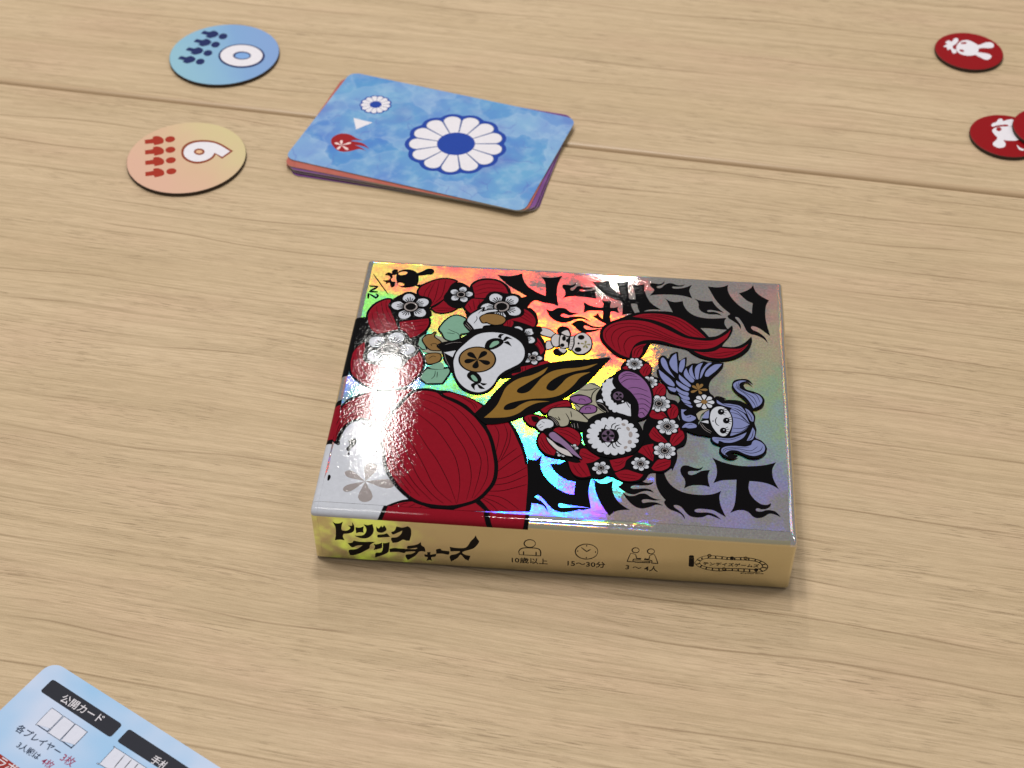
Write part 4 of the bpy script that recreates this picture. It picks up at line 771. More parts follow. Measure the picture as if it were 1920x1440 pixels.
 ('P', 'ink', 0, '4156,-48 4293,-14 4478,-102! 4405,-140 4564,-120 4813,-131 5014,-248 5103,-304 4906,-7 4706,224 4623,429 4690,638 4876,719 5082,704 5219,506! 5034,621 4945,522 5005,331 5208,257 5410,139 5504,-46 5454,-274 5281,-422 5171,-463 5239,-703 5210,-956 5255,-1200 5218,-1480 5381,-1588 5510,-1819 5466,-2034 5275,-2214 5034,-2235 4839,-2132 4687,-2076 4555,-2105 4755,-2190! 4595,-2311 4377,-2261 4244,-2047 4283,-1863 4097,-1773 4014,-1582 4066,-1455 4024,-1150 3994,-525 4108,-325'),
 ('P', 'peri', 0, '4557,-541! 4627,-434 4805,-520 4960,-664 5086,-1013! 4924,-1259 4654,-1436 4543,-1482! 4602,-1225 4630,-912'),
 ('P', 'peri', 0, '4664,432 4712,567 4874,657 5035,654! 4873,575 4824,446 4913,291 5116,211 5341,133 5443,-52 5376,-249 5191,-392! 5106,-176 4975,37 4774,214'),
 ('P', 'peri', 0, '4933,-1844! 5089,-1770 5136,-1645 5227,-1577 5400,-1677 5461,-1854 5389,-2040 5167,-2155 4949,-2113 4732,-2000 4535,-2008 4412,-2138 4487,-2242! 4335,-2130 4311,-1982 4426,-1881 4647,-1838'),
 ('P', 'peri', 0, '4076,-1577 4209,-1565 4430,-1583 4653,-1534 4990,-1315! 4874,-1539 4605,-1715 4384,-1739! 4252,-1684 4218,-1784 4097,-1697'),
 ('P', 'peri', 0, '4965,-411! 5076,-497 5188,-708 5178,-896! 5090,-841'),
 ('P', 'peri', 0, '5155,-1116! 5212,-1296 5139,-1554 4983,-1622! 5077,-1369'),
 ('P', 'peri', 0, '4200,-157! 4358,-272 4584,-284 4854,-357 5005,-629! 4761,-460 4559,-414 4357,-352 4222,-283'),
 ('S', 'ink', 0.174, '5086,-1013 4844,-831 4621,-787'),
 ('S', 'ink', 0.174, '5086,-1013 4802,-678 4568,-603'),
 ('S', 'ink', 0.174, '5086,-1013 4882,-1170 4614,-1193'),
 ('S', 'ink', 0.174, '5086,-1013 4857,-1296 4567,-1366'),
 ('S', 'ink', 0.174, '5086,-1013 4782,-585 4581,-476'),
 ('S', 'ink', 0.174, '4709,404 4821,283 5022,106 5197,-169 5260,-354'),
 ('S', 'ink', 0.174, '4757,538 4777,377 4979,199 5202,24 5307,-287'),
 ('S', 'ink', 0.174, '4828,610 4801,411 4980,264 5273,127 5379,-153'),
 ('S', 'ink', 0.174, '4357,-2158 4359,-2008 4492,-1921 4756,-1898 5043,-1859'),
 ('S', 'ink', 0.174, '4422,-2212 4402,-2034 4557,-1961 4777,-1942 5084,-1976 5264,-1810'),
 ('S', 'ink', 0.174, '4820,-1998 5082,-2066 5326,-1956 5397,-1799'),
 ('S', 'ink', 0.174, '4120,-1634 4275,-1621 4540,-1629 4831,-1482'),
 ('S', 'ink', 0.174, '4268,-215 4448,-328 4741,-367 4918,-510'),
 ('S', 'ink', 0.174, '5008,-503 5116,-714 5145,-868'),
 ('S', 'ink', 0.174, '5169,-1238 5118,-1488 5028,-1587'),
 ('O', 'white', 0.348, '4014,-839 4061,-583 4198,-429 4378,-429 4512,-576 4587,-790 4594,-1070 4523,-1324 4409,-1502 4255,-1470 4101,-1236 4036,-1025'),
 ('P', 'ink', 0.0, '4403,-601 4390,-659 4357,-704 4312,-723 4267,-711 4235,-672 4223,-617 4236,-559 4269,-514 4314,-495 4359,-506 4392,-545'),
 ('S', 'ink', 0.196, '4336,-544 4450,-455'),
 ('S', 'ink', 0.196, '4370,-573 4483,-538'),
 ('S', 'ink', 0.196, '4369,-629 4475,-643'),
 ('S', 'ink', 0.196, '4335,-670 4435,-731'),
 ('P', 'white', 0.0, '4350,-581 4347,-592 4340,-601 4331,-604 4322,-602 4316,-595 4313,-584 4316,-572 4323,-564 4332,-560 4341,-562 4347,-570'),
 ('P', 'ink', 0.0, '4540,-919 4527,-977 4494,-1021 4449,-1039 4405,-1028 4372,-990 4361,-935 4374,-877 4407,-833 4452,-814 4497,-825 4529,-864'),
 ('S', 'ink', 0.196, '4474,-862 4587,-775'),
 ('S', 'ink', 0.196, '4507,-891 4620,-856'),
 ('S', 'ink', 0.196, '4506,-947 4611,-960'),
 ('S', 'ink', 0.196, '4472,-988 4572,-1048'),
 ('P', 'white', 0.0, '4487,-899 4484,-910 4478,-919 4469,-922 4460,-920 4453,-913 4451,-902 4454,-891 4460,-882 4469,-879 4478,-881 4485,-888'),
 ('P', 'ink', 0.0, '4452,-1299 4439,-1356 4406,-1399 4362,-1418 4317,-1407 4285,-1369 4274,-1314 4287,-1258 4320,-1214 4364,-1195 4409,-1206 4441,-1245'),
 ('S', 'ink', 0.196, '4386,-1243 4499,-1156'),
 ('S', 'ink', 0.196, '4419,-1271 4531,-1237'),
 ('S', 'ink', 0.196, '4418,-1327 4523,-1339'),
 ('S', 'ink', 0.196, '4385,-1366 4484,-1426'),
 ('P', 'white', 0.0, '4399,-1279 4396,-1290 4390,-1299 4381,-1302 4372,-1300 4366,-1293 4363,-1282 4366,-1271 4373,-1262 4381,-1259 4390,-1261 4397,-1268'),
 ('S', 'ink', 0.261, '4205,-816 4159,-936 4181,-1068 4258,-1146'),
 ('P', 'ink', 0.0, '4110,-975 4108,-989 4102,-1000 4094,-1004 4086,-1001 4080,-991 4078,-977 4081,-963 4086,-952 4094,-948 4102,-951 4108,-961'),
 ('F', 'y', 8, '3859,-266 4136,-265'),
]),
('spine_title','lid','front',[
 ('P', 'ink', 0, '-5632,1586! -5561,1521 -5452,1532 -5361,1597! -5408,1410 -5409,1259 -5279,1256 -5183,1366 -5230,1461! -5132,1471 -5122,1605! -5078,1476 -5093,1275 -5199,1163 -5377,1111! -5407,1007 -5375,851! -5483,870 -5629,831! -5588,1056 -5574,1359'),
 ('P', 'ink', 0, '-5050,1413! -4942,1407 -4830,1468! -4851,1316 -4847,1216! -4955,1221 -5046,1172!'),
 ('P', 'ink', 0, '-4824,1552! -4718,1529 -4595,1585! -4582,1460 -4579,1327 -4634,1153 -4774,1004 -4950,986 -5097,1066! -4899,1093 -4804,1203 -4767,1375'),
 ('P', 'ink', 0, '-4504,1501! -4444,1424 -4371,1548! -4343,1484 -4294,1572! -4240,1395 -4367,1265 -4494,1302'),
 ('P', 'ink', 0, '-4492,1168! -4327,1202 -4238,1244 -4165,1111! -4334,1083 -4488,1061'),
 ('P', 'ink', 0, '-4126,1306! -4035,1382 -3972,1555! -3834,1519 -3680,1591! -3609,1492 -3609,1258 -3664,1010! -3751,1008 -3837,1033 -3974,917 -4117,879! -4139,1069 -3985,1119 -3869,1265 -3829,1403! -3976,1288 -4088,1219'),
 ('P', 'ink', 0, '-5300,746! -5184,775 -5133,865! -4961,832 -4571,872! -4705,739 -4736,599 -4853,484 -4993,365 -5178,259 -5277,259! -5289,455 -5070,530 -4904,701! -5060,668 -5198,585'),
 ('P', 'ink', 0, '-4614,783! -4527,775 -4391,857! -4400,703 -4427,631 -4630,535! -4589,666'),
 ('P', 'ink', 0, '-4370,842! -4282,851 -4188,902! -4217,653 -4260,477 -4422,339 -4610,225! -4583,408 -4437,458 -4382,636'),
 ('P', 'ink', 0, '-4208,620! -4074,668 -3965,662 -3786,664! -3809,500 -3994,522 -4209,493!'),
 ('P', 'ink', 0, '-3729,789! -3586,821 -3453,886 -3372,986! -3357,845 -3284,768 -3264,609! -3421,599 -3539,414 -3751,212! -3796,405 -3624,475 -3531,588 -3785,554! -3769,655 -3527,674 -3481,747 -3724,681'),
 ('P', 'ink', 0, '-3299,492! -3218,483 -3226,575! -3134,585 -3141,491 -2982,542! -3012,435 -3123,389 -3103,239! -3171,280 -3255,230! -3211,380 -3287,406'),
 ('P', 'ink', 0, '-2985,713! -2870,759 -2829,695 -2640,681! -2659,552 -2832,575 -2980,553!'),
 ('P', 'ink', 0, '-2623,870! -2468,842 -2207,880 -2072,1148 -1983,1291 -1938,1403! -1897,1267 -1856,1136 -1990,885 -2144,784 -2298,683 -2235,586 -2089,550! -2141,348! -2238,413 -2344,575 -2435,427 -2603,264! -2630,493 -2452,598 -2362,710 -2607,684!'),
]),
('age_icon','lid','front',[
 ('S', 'ink', 0.326, '-399,1233 -410,1173 -441,1120 -488,1081 -543,1063 -599,1069 -647,1098 -679,1145 -690,1203 -680,1263 -649,1317 -602,1355 -546,1372 -490,1366 -443,1338 -411,1291 -399,1233'),
 ('S', 'ink', 0.326, '-811,736! -822,888 -715,1018 -393,1045 -274,963 -260,743! -811,736!'),
 ('S', 'ink', 0.326, '-704,884 -703,747'),
 ('S', 'ink', 0.326, '-380,901 -379,747'),
 ('X', 'ink', 1.0, '10歳以上', '-1010,412 -71,429'),
]),
('time_icon','lid','front',[
 ('S', 'ink', 0.326, '1205,1073 1188,955 1130,850 1038,773 928,738 817,750 721,806 655,899 630,1013 648,1131 707,1236 798,1311 907,1345 1018,1334 1113,1278 1179,1187 1205,1073'),
 ('S', 'ink', 0.326, '774,1197 922,1044! 1019,1149'),
 ('P', 'ink', 0.0, '927,1280 925,1265 920,1253 913,1249 905,1252 899,1262 897,1277 898,1292 904,1304 911,1309 918,1306 924,1295'),
 ('P', 'ink', 0.0, '704,1041 702,1026 697,1014 690,1009 682,1013 676,1023 674,1038 675,1053 681,1065 688,1070 695,1067 701,1056'),
 ('P', 'ink', 0.0, '1161,1052 1160,1037 1155,1025 1148,1020 1140,1023 1134,1034 1132,1049 1133,1064 1138,1076 1145,1081 1153,1077 1159,1067'),
 ('P', 'ink', 0.0, '935,800 933,785 928,773 921,768 913,771 907,782 905,797 906,813 911,824 919,829 926,826 932,815'),
 ('X', 'ink', 1.0, '15～30分', '441,428 1425,447'),
]),
('player_icon','lid','front',[
 ('S', 'ink', 0.326, '2255,1237 2250,1198 2233,1164 2205,1139 2172,1127 2137,1132 2107,1150 2086,1181 2077,1219 2082,1258 2099,1292 2127,1317 2160,1328 2195,1324 2224,1305 2246,1275 2255,1237'),
 ('S', 'ink', 0.326, '2645,1234 2641,1195 2624,1161 2597,1136 2563,1125 2529,1129 2499,1148 2477,1178 2468,1216 2473,1255 2490,1289 2517,1314 2551,1325 2585,1321 2615,1302 2636,1272 2645,1234'),
 ('S', 'ink', 0.304, '2052,1098 2016,965 1974,750! 2135,753! 2135,859 2310,871! 2308,911 2212,911 2172,1050 2052,1098'),
 ('S', 'ink', 0.304, '2647,1117 2712,937 2762,755! 2607,748! 2589,856 2417,872! 2425,913 2521,910 2544,1055 2647,1117'),
 ('S', 'ink', 0.304, '2164,804! 2560,812! 2553,756! 2172,743! 2164,804'),
 ('X', 'ink', 1.0, '3 ～ 4人', '1943,437 2784,430'),
]),
('maker_logo','lid','front',[
 ('P', 'ink', 0, '3532,1125! 3658,1139! 3689,768 3630,710 3553,736!'),
 ('P', 'ink', 0.0, '3657,1145 3650,1128 3628,1113 3597,1105 3565,1106 3541,1116 3531,1132 3538,1150 3560,1164 3592,1172 3623,1171 3648,1161'),
 ('S', 'tan', 0.087, '3540,1075 3600,1065 3662,1085'),
 ('S', 'ink', 0.261, '3717,941 3790,1085 3950,1186 4202,1213 4584,1186 4960,1225 5261,1173 5464,1059 5554,916 5499,756 5317,668 5021,653 4637,663 4300,610 3998,647 3797,745 3701,872 3717,941'),
 ('S', 'ink', 0.261, '3815,918 3919,1065 4169,1108 4593,1102 4971,1125 5270,1089 5413,952 5384,829 5220,778 4882,765 4417,726 4077,724 3878,805 3815,918'),
 ('S', 'ink', 0.37, '3872,1110 3857,1041'),
 ('S', 'ink', 0.37, '4035,1185 4022,1092'),
 ('S', 'ink', 0.37, '4202,1206 4211,1112'),
 ('S', 'ink', 0.37, '4372,1197 4370,1106'),
 ('S', 'ink', 0.37, '4500,1187 4498,1102'),
 ('S', 'ink', 0.37, '4690,1190 4694,1106'),
 ('S', 'ink', 0.37, '4836,1205 4845,1119'),
 ('S', 'ink', 0.37, '5045,1217 5045,1123'),
 ('S', 'ink', 0.37, '5218,1178 5205,1106'),
 ('S', 'ink', 0.37, '5373,1117 5316,1060'),
 ('S', 'ink', 0.37, '5490,1011 5398,984'),
 ('S', 'ink', 0.37, '5550,864 5410,883'),
 ('S', 'ink', 0.37, '5450,717 5355,802'),
 ('S', 'ink', 0.37, '5296,666 5241,780'),
 ('S', 'ink', 0.37, '5127,654 5104,772'),
 ('S', 'ink', 0.37, '4979,652 4966,767'),
 ('S', 'ink', 0.37, '4829,657 4819,758'),
 ('S', 'ink', 0.37, '4679,661 4671,749'),
 ('S', 'ink', 0.37, '4511,636 4502,731'),
 ('S', 'ink', 0.37, '4343,615 4332,724'),
 ('S', 'ink', 0.37, '4171,620 4173,724'),
 ('S', 'ink', 0.37, '3998,650 4021,745'),
 ('S', 'ink', 0.37, '3843,716 3899,807'),
 ('S', 'ink', 0.37, '3737,824 3829,868'),
 ('S', 'ink', 0.37, '3753,1013 3842,972'),
 ('P', 'ink', 0.0, '4096,1212 4092,1181 4075,1157 4049,1146 4022,1151 4001,1171 3991,1201 3995,1231 4013,1255 4038,1266 4065,1261 4086,1241'),
 ('P', 'tan', 0.0, '4075,1209 4072,1192 4062,1179 4047,1173 4031,1175 4018,1187 4012,1203 4015,1220 4025,1234 4041,1239 4057,1237 4069,1226'),
 ('P', 'ink', 0.0, '4670,1178 4666,1147 4649,1123 4623,1112 4597,1117 4575,1137 4565,1167 4569,1197 4586,1222 4611,1232 4638,1227 4660,1207'),
 ('P', 'ink', 0.0, '5015,1207 5011,1177 4994,1153 4969,1142 4942,1147 4920,1167 4910,1196 4914,1227 4931,1251 4956,1262 4983,1257 5005,1237'),
 ('P', 'tan', 0.0, '4994,1205 4991,1188 4981,1175 4966,1169 4950,1171 4937,1182 4931,1199 4934,1216 4944,1229 4959,1235 4975,1233 4988,1221'),
 ('P', 'ink', 0.0, '4515,712 4511,681 4493,656 4468,645 4441,651 4419,671 4409,701 4413,732 4430,757 4456,768 4483,762 4505,742'),
 ('P', 'tan', 0.0, '4493,710 4491,692 4481,679 4465,673 4449,675 4436,687 4430,703 4433,721 4443,734 4459,740 4475,738 4488,726'),
 ('P', 'ink', 0.0, '5328,765 5324,734 5307,709 5282,698 5255,704 5233,724 5223,754 5226,785 5243,809 5269,820 5296,815 5317,795'),
 ('X', 'ink', 0.9, 'テンデイズゲームズ', '3915,819 5337,869'),
 ('X', 'ink', 0.8, '©TenDays Games', '4892,560 5484,607'),
]),
('zero_print','blue_token','tok',[
 ('P', 'navy', 0.0, '-12228,18320 -12264,17914 -12519,17600 -12926,17459 -13376,17527 -13753,17788 -13956,18173 -13929,18582 -13675,18905 -13262,19050 -12804,18979 -12425,18710'),
 ('P', 'white2', 0.0, '-12317,18342 -12351,17979 -12584,17698 -12955,17572 -13365,17632 -13707,17864 -13890,18208 -13863,18573 -13631,18861 -13255,18991 -12839,18928 -12495,18690'),
 ('P', 'navy', 0.0, '-12749,18305 -12766,18167 -12869,18059 -13028,18009 -13203,18031 -13347,18118 -13421,18248 -13405,18386 -13303,18496 -13142,18546 -12966,18524 -12822,18436'),
 ('P', 'skyblue', 0.0, '-12795,18287 -12811,18183 -12895,18101 -13026,18063 -13168,18078 -13284,18143 -13342,18240 -13327,18344 -13243,18427 -13111,18465 -12968,18450 -12853,18384'),
 ('P', 'navy', 0, '-14957,19629! -14892,19827 -14761,19808 -14658,19781 -14499,19881 -14293,19710 -14325,19480 -14543,19336! -14734,19446 -14700,19539'),
 ('P', 'navy', 0, '-15099,19043! -15034,19239 -14905,19220 -14802,19194 -14644,19292 -14439,19124 -14471,18897 -14687,18755! -14877,18863 -14843,18955'),
 ('P', 'navy', 0, '-15264,18454! -15199,18647 -15071,18628 -14968,18603 -14812,18700 -14609,18534 -14639,18311 -14853,18170! -15043,18276 -15009,18368'),
 ('P', 'navy', 0, '-15416,17855! -15352,18045 -15225,18026 -15123,18001 -14968,18097 -14765,17934 -14796,17714 -15008,17575! -15196,17680 -15163,17769'),
 ('P', 'navy', 0.0, '-13921,19579 -13911,19473 -13946,19378 -14015,19319 -14100,19311 -14179,19357 -14231,19444 -14242,19550 -14208,19645 -14138,19705 -14053,19713 -13973,19667'),
 ('P', 'navy', 0.0, '-14081,18994 -14071,18890 -14105,18796 -14173,18737 -14258,18730 -14337,18775 -14388,18861 -14399,18965 -14365,19059 -14297,19119 -14212,19126 -14132,19081'),
 ('P', 'navy', 0.0, '-14238,18403 -14227,18300 -14261,18207 -14329,18149 -14413,18142 -14491,18186 -14543,18271 -14554,18374 -14520,18467 -14452,18525 -14368,18533 -14289,18488'),
 ('P', 'navy', 0.0, '-14393,17810 -14382,17708 -14415,17617 -14483,17560 -14566,17552 -14644,17596 -14695,17680 -14706,17781 -14673,17873 -14606,17930 -14522,17938 -14444,17894'),
]),
('six_print','orange_token','tok',[
 ('P', 'brick', 0, '-13910,12124 -13942,12415 -13851,12676 -13638,12855 -13297,12927 -12930,12890 -12616,12738 -12342,12530 -12144,12379! -12433,11909! -12700,12143! -12756,11889 -12957,11666 -13234,11560 -13529,11638 -13780,11844'),
 ('P', 'white2', 0, '-13828,12131 -13845,12381 -13756,12599 -13563,12751 -13272,12818 -12933,12788 -12648,12651 -12253,12357! -12452,12019! -12769,12229! -12824,11966 -13005,11765 -13260,11673 -13516,11742 -13720,11911'),
 ('P', 'brick', 0.0, '-13117,12254 -13121,12160 -13173,12086 -13261,12054 -13359,12071 -13443,12132 -13490,12222 -13487,12317 -13434,12391 -13346,12423 -13247,12407 -13163,12344'),
 ('P', 'peach', 0.0, '-13196,12247 -13201,12199 -13234,12161 -13286,12144 -13345,12151 -13394,12182 -13420,12228 -13416,12277 -13383,12315 -13330,12332 -13271,12324 -13222,12293'),
 ('P', 'rust', 0, '-15356,12761! -15201,12808 -15091,12860! -15110,12974 -14946,13018 -14732,12878 -14682,12626 -14951,12477! -14997,12587! -15137,12558 -15286,12520!'),
 ('P', 'rust', 0, '-15194,12161! -15040,12208 -14931,12259! -14949,12371 -14787,12415 -14574,12277 -14526,12030 -14793,11882! -14838,11991! -14978,11962 -15125,11925!'),
 ('P', 'rust', 0, '-15037,11572! -14885,11617 -14776,11668! -14794,11778 -14633,11821 -14422,11686 -14374,11443 -14640,11297! -14684,11404! -14823,11376 -14969,11339!'),
 ('P', 'rust', 0, '-14872,10951! -14721,10997 -14614,11046! -14631,11155 -14471,11197 -14263,11064 -14216,10825 -14479,10682! -14523,10787! -14660,10759 -14806,10723!'),
 ('P', 'rust', 0.0, '-14322,12924 -14315,12830 -14355,12747 -14429,12696 -14518,12692 -14599,12735 -14650,12813 -14657,12907 -14618,12990 -14543,13042 -14453,13046 -14372,13003'),
 ('P', 'rust', 0.0, '-14163,12323 -14157,12231 -14196,12149 -14270,12099 -14358,12095 -14438,12137 -14488,12214 -14495,12306 -14456,12388 -14382,12439 -14293,12443 -14213,12401'),
 ('P', 'rust', 0.0, '-14004,11732 -13998,11642 -14037,11561 -14110,11512 -14198,11507 -14278,11549 -14327,11625 -14334,11716 -14295,11796 -14222,11846 -14133,11851 -14054,11809'),
 ('P', 'rust', 0.0, '-13838,11119 -13832,11030 -13871,10951 -13944,10902 -14031,10898 -14109,10938 -14158,11013 -14165,11102 -14126,11182 -14053,11231 -13966,11235 -13887,11194'),
]),
('rabbit_emblem','red_token','rtok',[
 ('P', 'white2', 0, '13532,21078 13652,21394 13843,21602 14073,21622 14278,21447 14379,21265 14340,20957 14223,20683 13963,20567 13722,20603 13558,20777'),
 ('P', 'white2', 0, '14296,21257 14498,21389 14681,21527 14871,21555 14957,21428 14931,21235 14775,21146 14570,21147 14318,21107'),
 ('P', 'white2', 0, '14181,20679 14323,20823 14564,20787 14719,20725 14771,20579 14653,20382 14507,20351 14341,20487'),
 ('P', 'white2', 0, '13652,21740 13522,21691 13415,21489 13299,21556 13156,21390 13230,21320 13063,21115 13181,21067 13182,20897 13311,20946 13363,20685 13492,20734 13514,20925 13419,20993 13421,21183 13564,21348 13675,21588'),
 ('P', 'crimson', 0.0, '13968,21447 13950,21409 13905,21373 13846,21350 13789,21345 13748,21360 13735,21390 13753,21429 13798,21464 13857,21488 13914,21493 13955,21478'),
 ('P', 'crimson', 0.0, '13800,20848 13779,20816 13740,20802 13695,20810 13656,20839 13632,20880 13630,20922 13651,20954 13689,20969 13735,20960 13774,20931 13798,20891'),
]),
('rabbit_emblem','red_token_under','rtok',[
 ('P', 'white2', 0, '14156,15763 14217,15935 14387,16050 14687,16125 14913,16094 15167,15982 15195,15653 14996,15340 14757,15270 14436,15292 14268,15459'),
 ('P', 'white2', 0, '14303,15577! 14497,15594 14460,15327 14520,15071 14434,14868 14236,14803 14083,14936 14095,15100 14248,15309'),
 ('P', 'white2', 0, '14167,16132 14244,16272 14370,16351 14472,16528 14594,16572 14634,16440 14781,16521 14943,16568 15041,16441 14982,16302 14923,16162 14726,16129 14542,16197 14381,16150 14216,16069'),
 ('P', 'white2', 0, '14895,15037 14986,14883 15106,14796 15056,14711 14934,14781'),
 ('P', 'crimson', 0.0, '14498,15932 14477,15871 14437,15823 14388,15803 14344,15815 14315,15857 14311,15916 14332,15978 14372,16026 14421,16046 14466,16034 14494,15992'),
 ('P', 'crimson', 0.0, '14771,16176 14751,16144 14705,16118 14645,16105 14588,16108 14548,16127 14537,16156 14557,16188 14603,16214 14662,16227 14720,16224 14760,16205'),
]),
('daisy_print','ice_card','card',[
 ('F', 'k', 13, '-4498,13301 -6272,13150'),
]),
('small_daisy_print','ice_card','card',[
 ('F', 'k2', 13, '-7619,15400 -8193,15325'),
]),
('arrow_print','ice_card','card',[
 ('P', 'white2', 0, '-8276,14519! -7568,14301! -8081,13847!'),
]),
('flame_print','ice_card','card',[
 ('P', 'crimson', 0, '-8826,13019 -8817,13314 -8632,13527 -8404,13571 -8186,13491 -7953,13314 -7736,13234! -8053,13207 -8161,13149! -7922,13120 -7673,13020 -7442,12739! -7684,12897 -7982,12945! -7759,12818 -7557,12642! -7801,12718 -8069,12574 -8349,12517 -8603,12650'),
 ('T', 'pinkw', 1.043, '-8438,12882 -8491,13170'),
 ('T', 'pinkw', 1.043, '-8438,12882 -8692,13006'),
 ('T', 'pinkw', 1.043, '-8438,12882 -8542,12631'),
 ('T', 'pinkw', 1.043, '-8438,12882 -8166,12638'),
 ('T', 'pinkw', 1.043, '-8438,12882 -8131,13054'),
]),
('heading_bar','reference_card','ref',[
 ('P', 'char', 0, '-12176,-9636! -12026,-9358! -11987,-9327! -11934,-9341! -10003,-10400! -9964,-10447! -9965,-10490! -10108,-10768! -10154,-10794! -10210,-10777! -12144,-9708! -12175,-9670!'),
 ('X', 'white2', 1.0, '公開カード', '-11651,-9895 -10493,-10441'),
]),
('heading_bar','reference_card','ref',[
 ('P', 'char', 0, '-9931,-10865! -9779,-10583! -9737,-10560! -9686,-10575! -8460,-11249! -7666,-11701! -7723,-12094! -9882,-10942! -9930,-10903!'),
 ('X', 'white2', 1.0, '手札', '-9041,-11361 -8625,-11585'),
]),
('card_icons','reference_card','ref',[
 ('O', 'pale2', 0.13, '-11999,-10587 -11789,-10174 -11739,-10147 -11481,-10302 -11465,-10355 -11671,-10754 -11705,-10768 -11980,-10618'),
 ('O', 'pale2', 0.13, '-11639,-10784 -11422,-10374 -11391,-10349 -11126,-10502 -11108,-10544 -11308,-10949 -11351,-10964 -11611,-10825'),
 ('O', 'pale2', 0.13, '-11276,-10979 -11079,-10563 -11037,-10544 -10764,-10699 -10746,-10740 -10966,-11145 -11000,-11158 -11252,-11009'),
 ('O', 'pale2', 0.13, '-10183,-11521 -9968,-11105 -9923,-11092 -9062,-11559! -9024,-12076! -10165,-11555'),
 ('S', 'ink', 0.217, '-9665,-11243 -9829,-11616'),
 ('S', 'ink', 0.217, '-9473,-11362 -9590,-11613'),
 ('S', 'ink', 0.217, '-9289,-11454 -9356,-11593'),
]),
('player_text','reference_card','ref',[
 ('X', 'navy2', 1.0, '各プレイヤー', '-12476,-10801 -11239,-11400'),
 ('X', 'wine', 1.0, '3枚', '-11172,-11500 -10841,-11670'),
 ('X', 'navy2', 1.0, '3人戦は', '-12305,-11247 -11690,-11554'),
 ('X', 'wine', 1.0, '4枚', '-11604,-11620 -11305,-11772'),
]),
('red_bar','reference_card','ref',[
 ('P', 'brickr', 0, '-13068,-11259! -12618,-11475! -12068,-11785! -11926,-11877! -12058,-12340! -12822,-11994!'),
 ('X', 'white2', 1.0, 'ラボ', '-12644,-11740 -12173,-11980'),
]),
]

def parse(s):
    out = []
    for t in s.split():
        c = t.endswith('!'); a, b = t.rstrip('!').split(','); out.append((float(a)/100, float(b)/100, c))
    return out
def curve(p, closed=True, seg=5):
    n = len(p); out = []
    rng = range(n) if closed else range(n-1)
    for i in rng:
        p1, p2 = p[i], p[(i+1) % n]
        p0 = p[(i-1) % n] if (closed or i > 0) else p1; p3 = p[(i+2) % n] if (closed or i+2 < n) else p2
        if p1[2]: p0 = p1
        if p2[2]: p3 = p2
        for j in range(seg):
            t = j/seg; q = []
            for a in (0, 1):
                m1 = (p2[a]-p0[a])*0.5 if p0 is not p1 else (p2[a]-p1[a])*0.6
                m2 = (p3[a]-p1[a])*0.5 if p3 is not p2 else (p2[a]-p1[a])*0.6
                t2, t3 = t*t, t*t*t
                q.append((2*t3-3*t2+1)*p1[a]+(t3-2*t2+t)*m1+(-2*t3+3*t2)*p2[a]+(t3-t2)*m2)
            out.append(tuple(q))
    if not closed: out.append(p[-1][:2])
    return out
def clip(poly, box):
    for ax, lim, sg in ((0, box[0], 1), (0, box[1], -1), (1, box[2], 1), (1, box[3], -1)):
        out = []
        for i in range(len(poly)):
            a, b = poly[i-1], poly[i]; ia, ib = (a[ax]-lim)*sg >= 0, (b[ax]-lim)*sg >= 0
            if ia != ib:
                t = (lim-a[ax])/(b[ax]-a[ax]); out.append((a[0]+(b[0]-a[0])*t, a[1]+(b[1]-a[1])*t))
            if ib: out.append(b)
        poly = out
        if len(poly) < 3: return []
    return poly
def strip(line, wd, closed=False, taper=True):
    n = len(line); quads = []; le = []
    for i in range(n):
        a = line[(i-1) % n] if (closed or i) else line[i]; b = line[(i+1) % n] if (closed or i < n-1) else line[i]
        d = Vector((b[0]-a[0], b[1]-a[1])); d = d.normalized() if d.length > 1e-9 else Vector((1, 0))
        k = wd/2
        if taper and not closed: k *= 0.45+0.55*min(1, 4*min(i, n-1-i)/max(1, n-1))
        le.append(((line[i][0]-d.y*k, line[i][1]+d.x*k), (line[i][0]+d.y*k, line[i][1]-d.x*k)))
    for i in range(n if closed else n-1):
        p, q = le[i], le[(i+1) % n]; quads.append((p[0], p[1], q[1], q[0]))
    return quads
def pol(c, r, a): return (c[0]+r*math.cos(a), c[1]+r*math.sin(a))
def disc(c, r, n=20): return [pol(c, r, i*2*math.pi/n) for i in range(n)]
def petal(c, r0, r1, a, hw, n=10, root=0.45):
    """rounded petal between two radii with half-angle hw"""
    out = [pol(c, r0, a-hw*root)]
    rm = r1-(r1*math.sin(hw))*0.75
    for i in range(n+1):
        t = -math.pi/2+math.pi*i/n; ww = rm*math.sin(hw); out.append((c[0]+math.cos(a)*(rm+ww*0.78*math.cos(t)/0.78*((r1-rm)/max(ww, 1e-6)))-math.sin(a)*ww*math.sin(t), c[1]+math.sin(a)*(rm+(r1-rm)*math.cos(t))+math.cos(a)*ww*math.sin(t)))
    out.append(pol(c, r0, a+hw*root)); return out
def tear(c, tip, wd):
    d = Vector((tip[0]-c[0], tip[1]-c[1])); L_ = d.length; d.normalize(); nn = Vector((-d.y, d.x)); out = [c]
    for t, s in ((0.3, 0.45), (0.55, 0.85), (0.75, 1.0), (0.9, 0.8), (0.98, 0.42)): out.append((c[0]+d.x*L_*t+nn.x*wd/2*s, c[1]+d.y*L_*t+nn.y*wd/2*s))
    out.append(tip)
    for t, s in ((0.98, 0.42), (0.9, 0.8), (0.75, 1.0), (0.55, 0.85), (0.3, 0.45)): out.append((c[0]+d.x*L_*t-nn.x*wd/2*s, c[1]+d.y*L_*t-nn.y*wd/2*s))
    return out
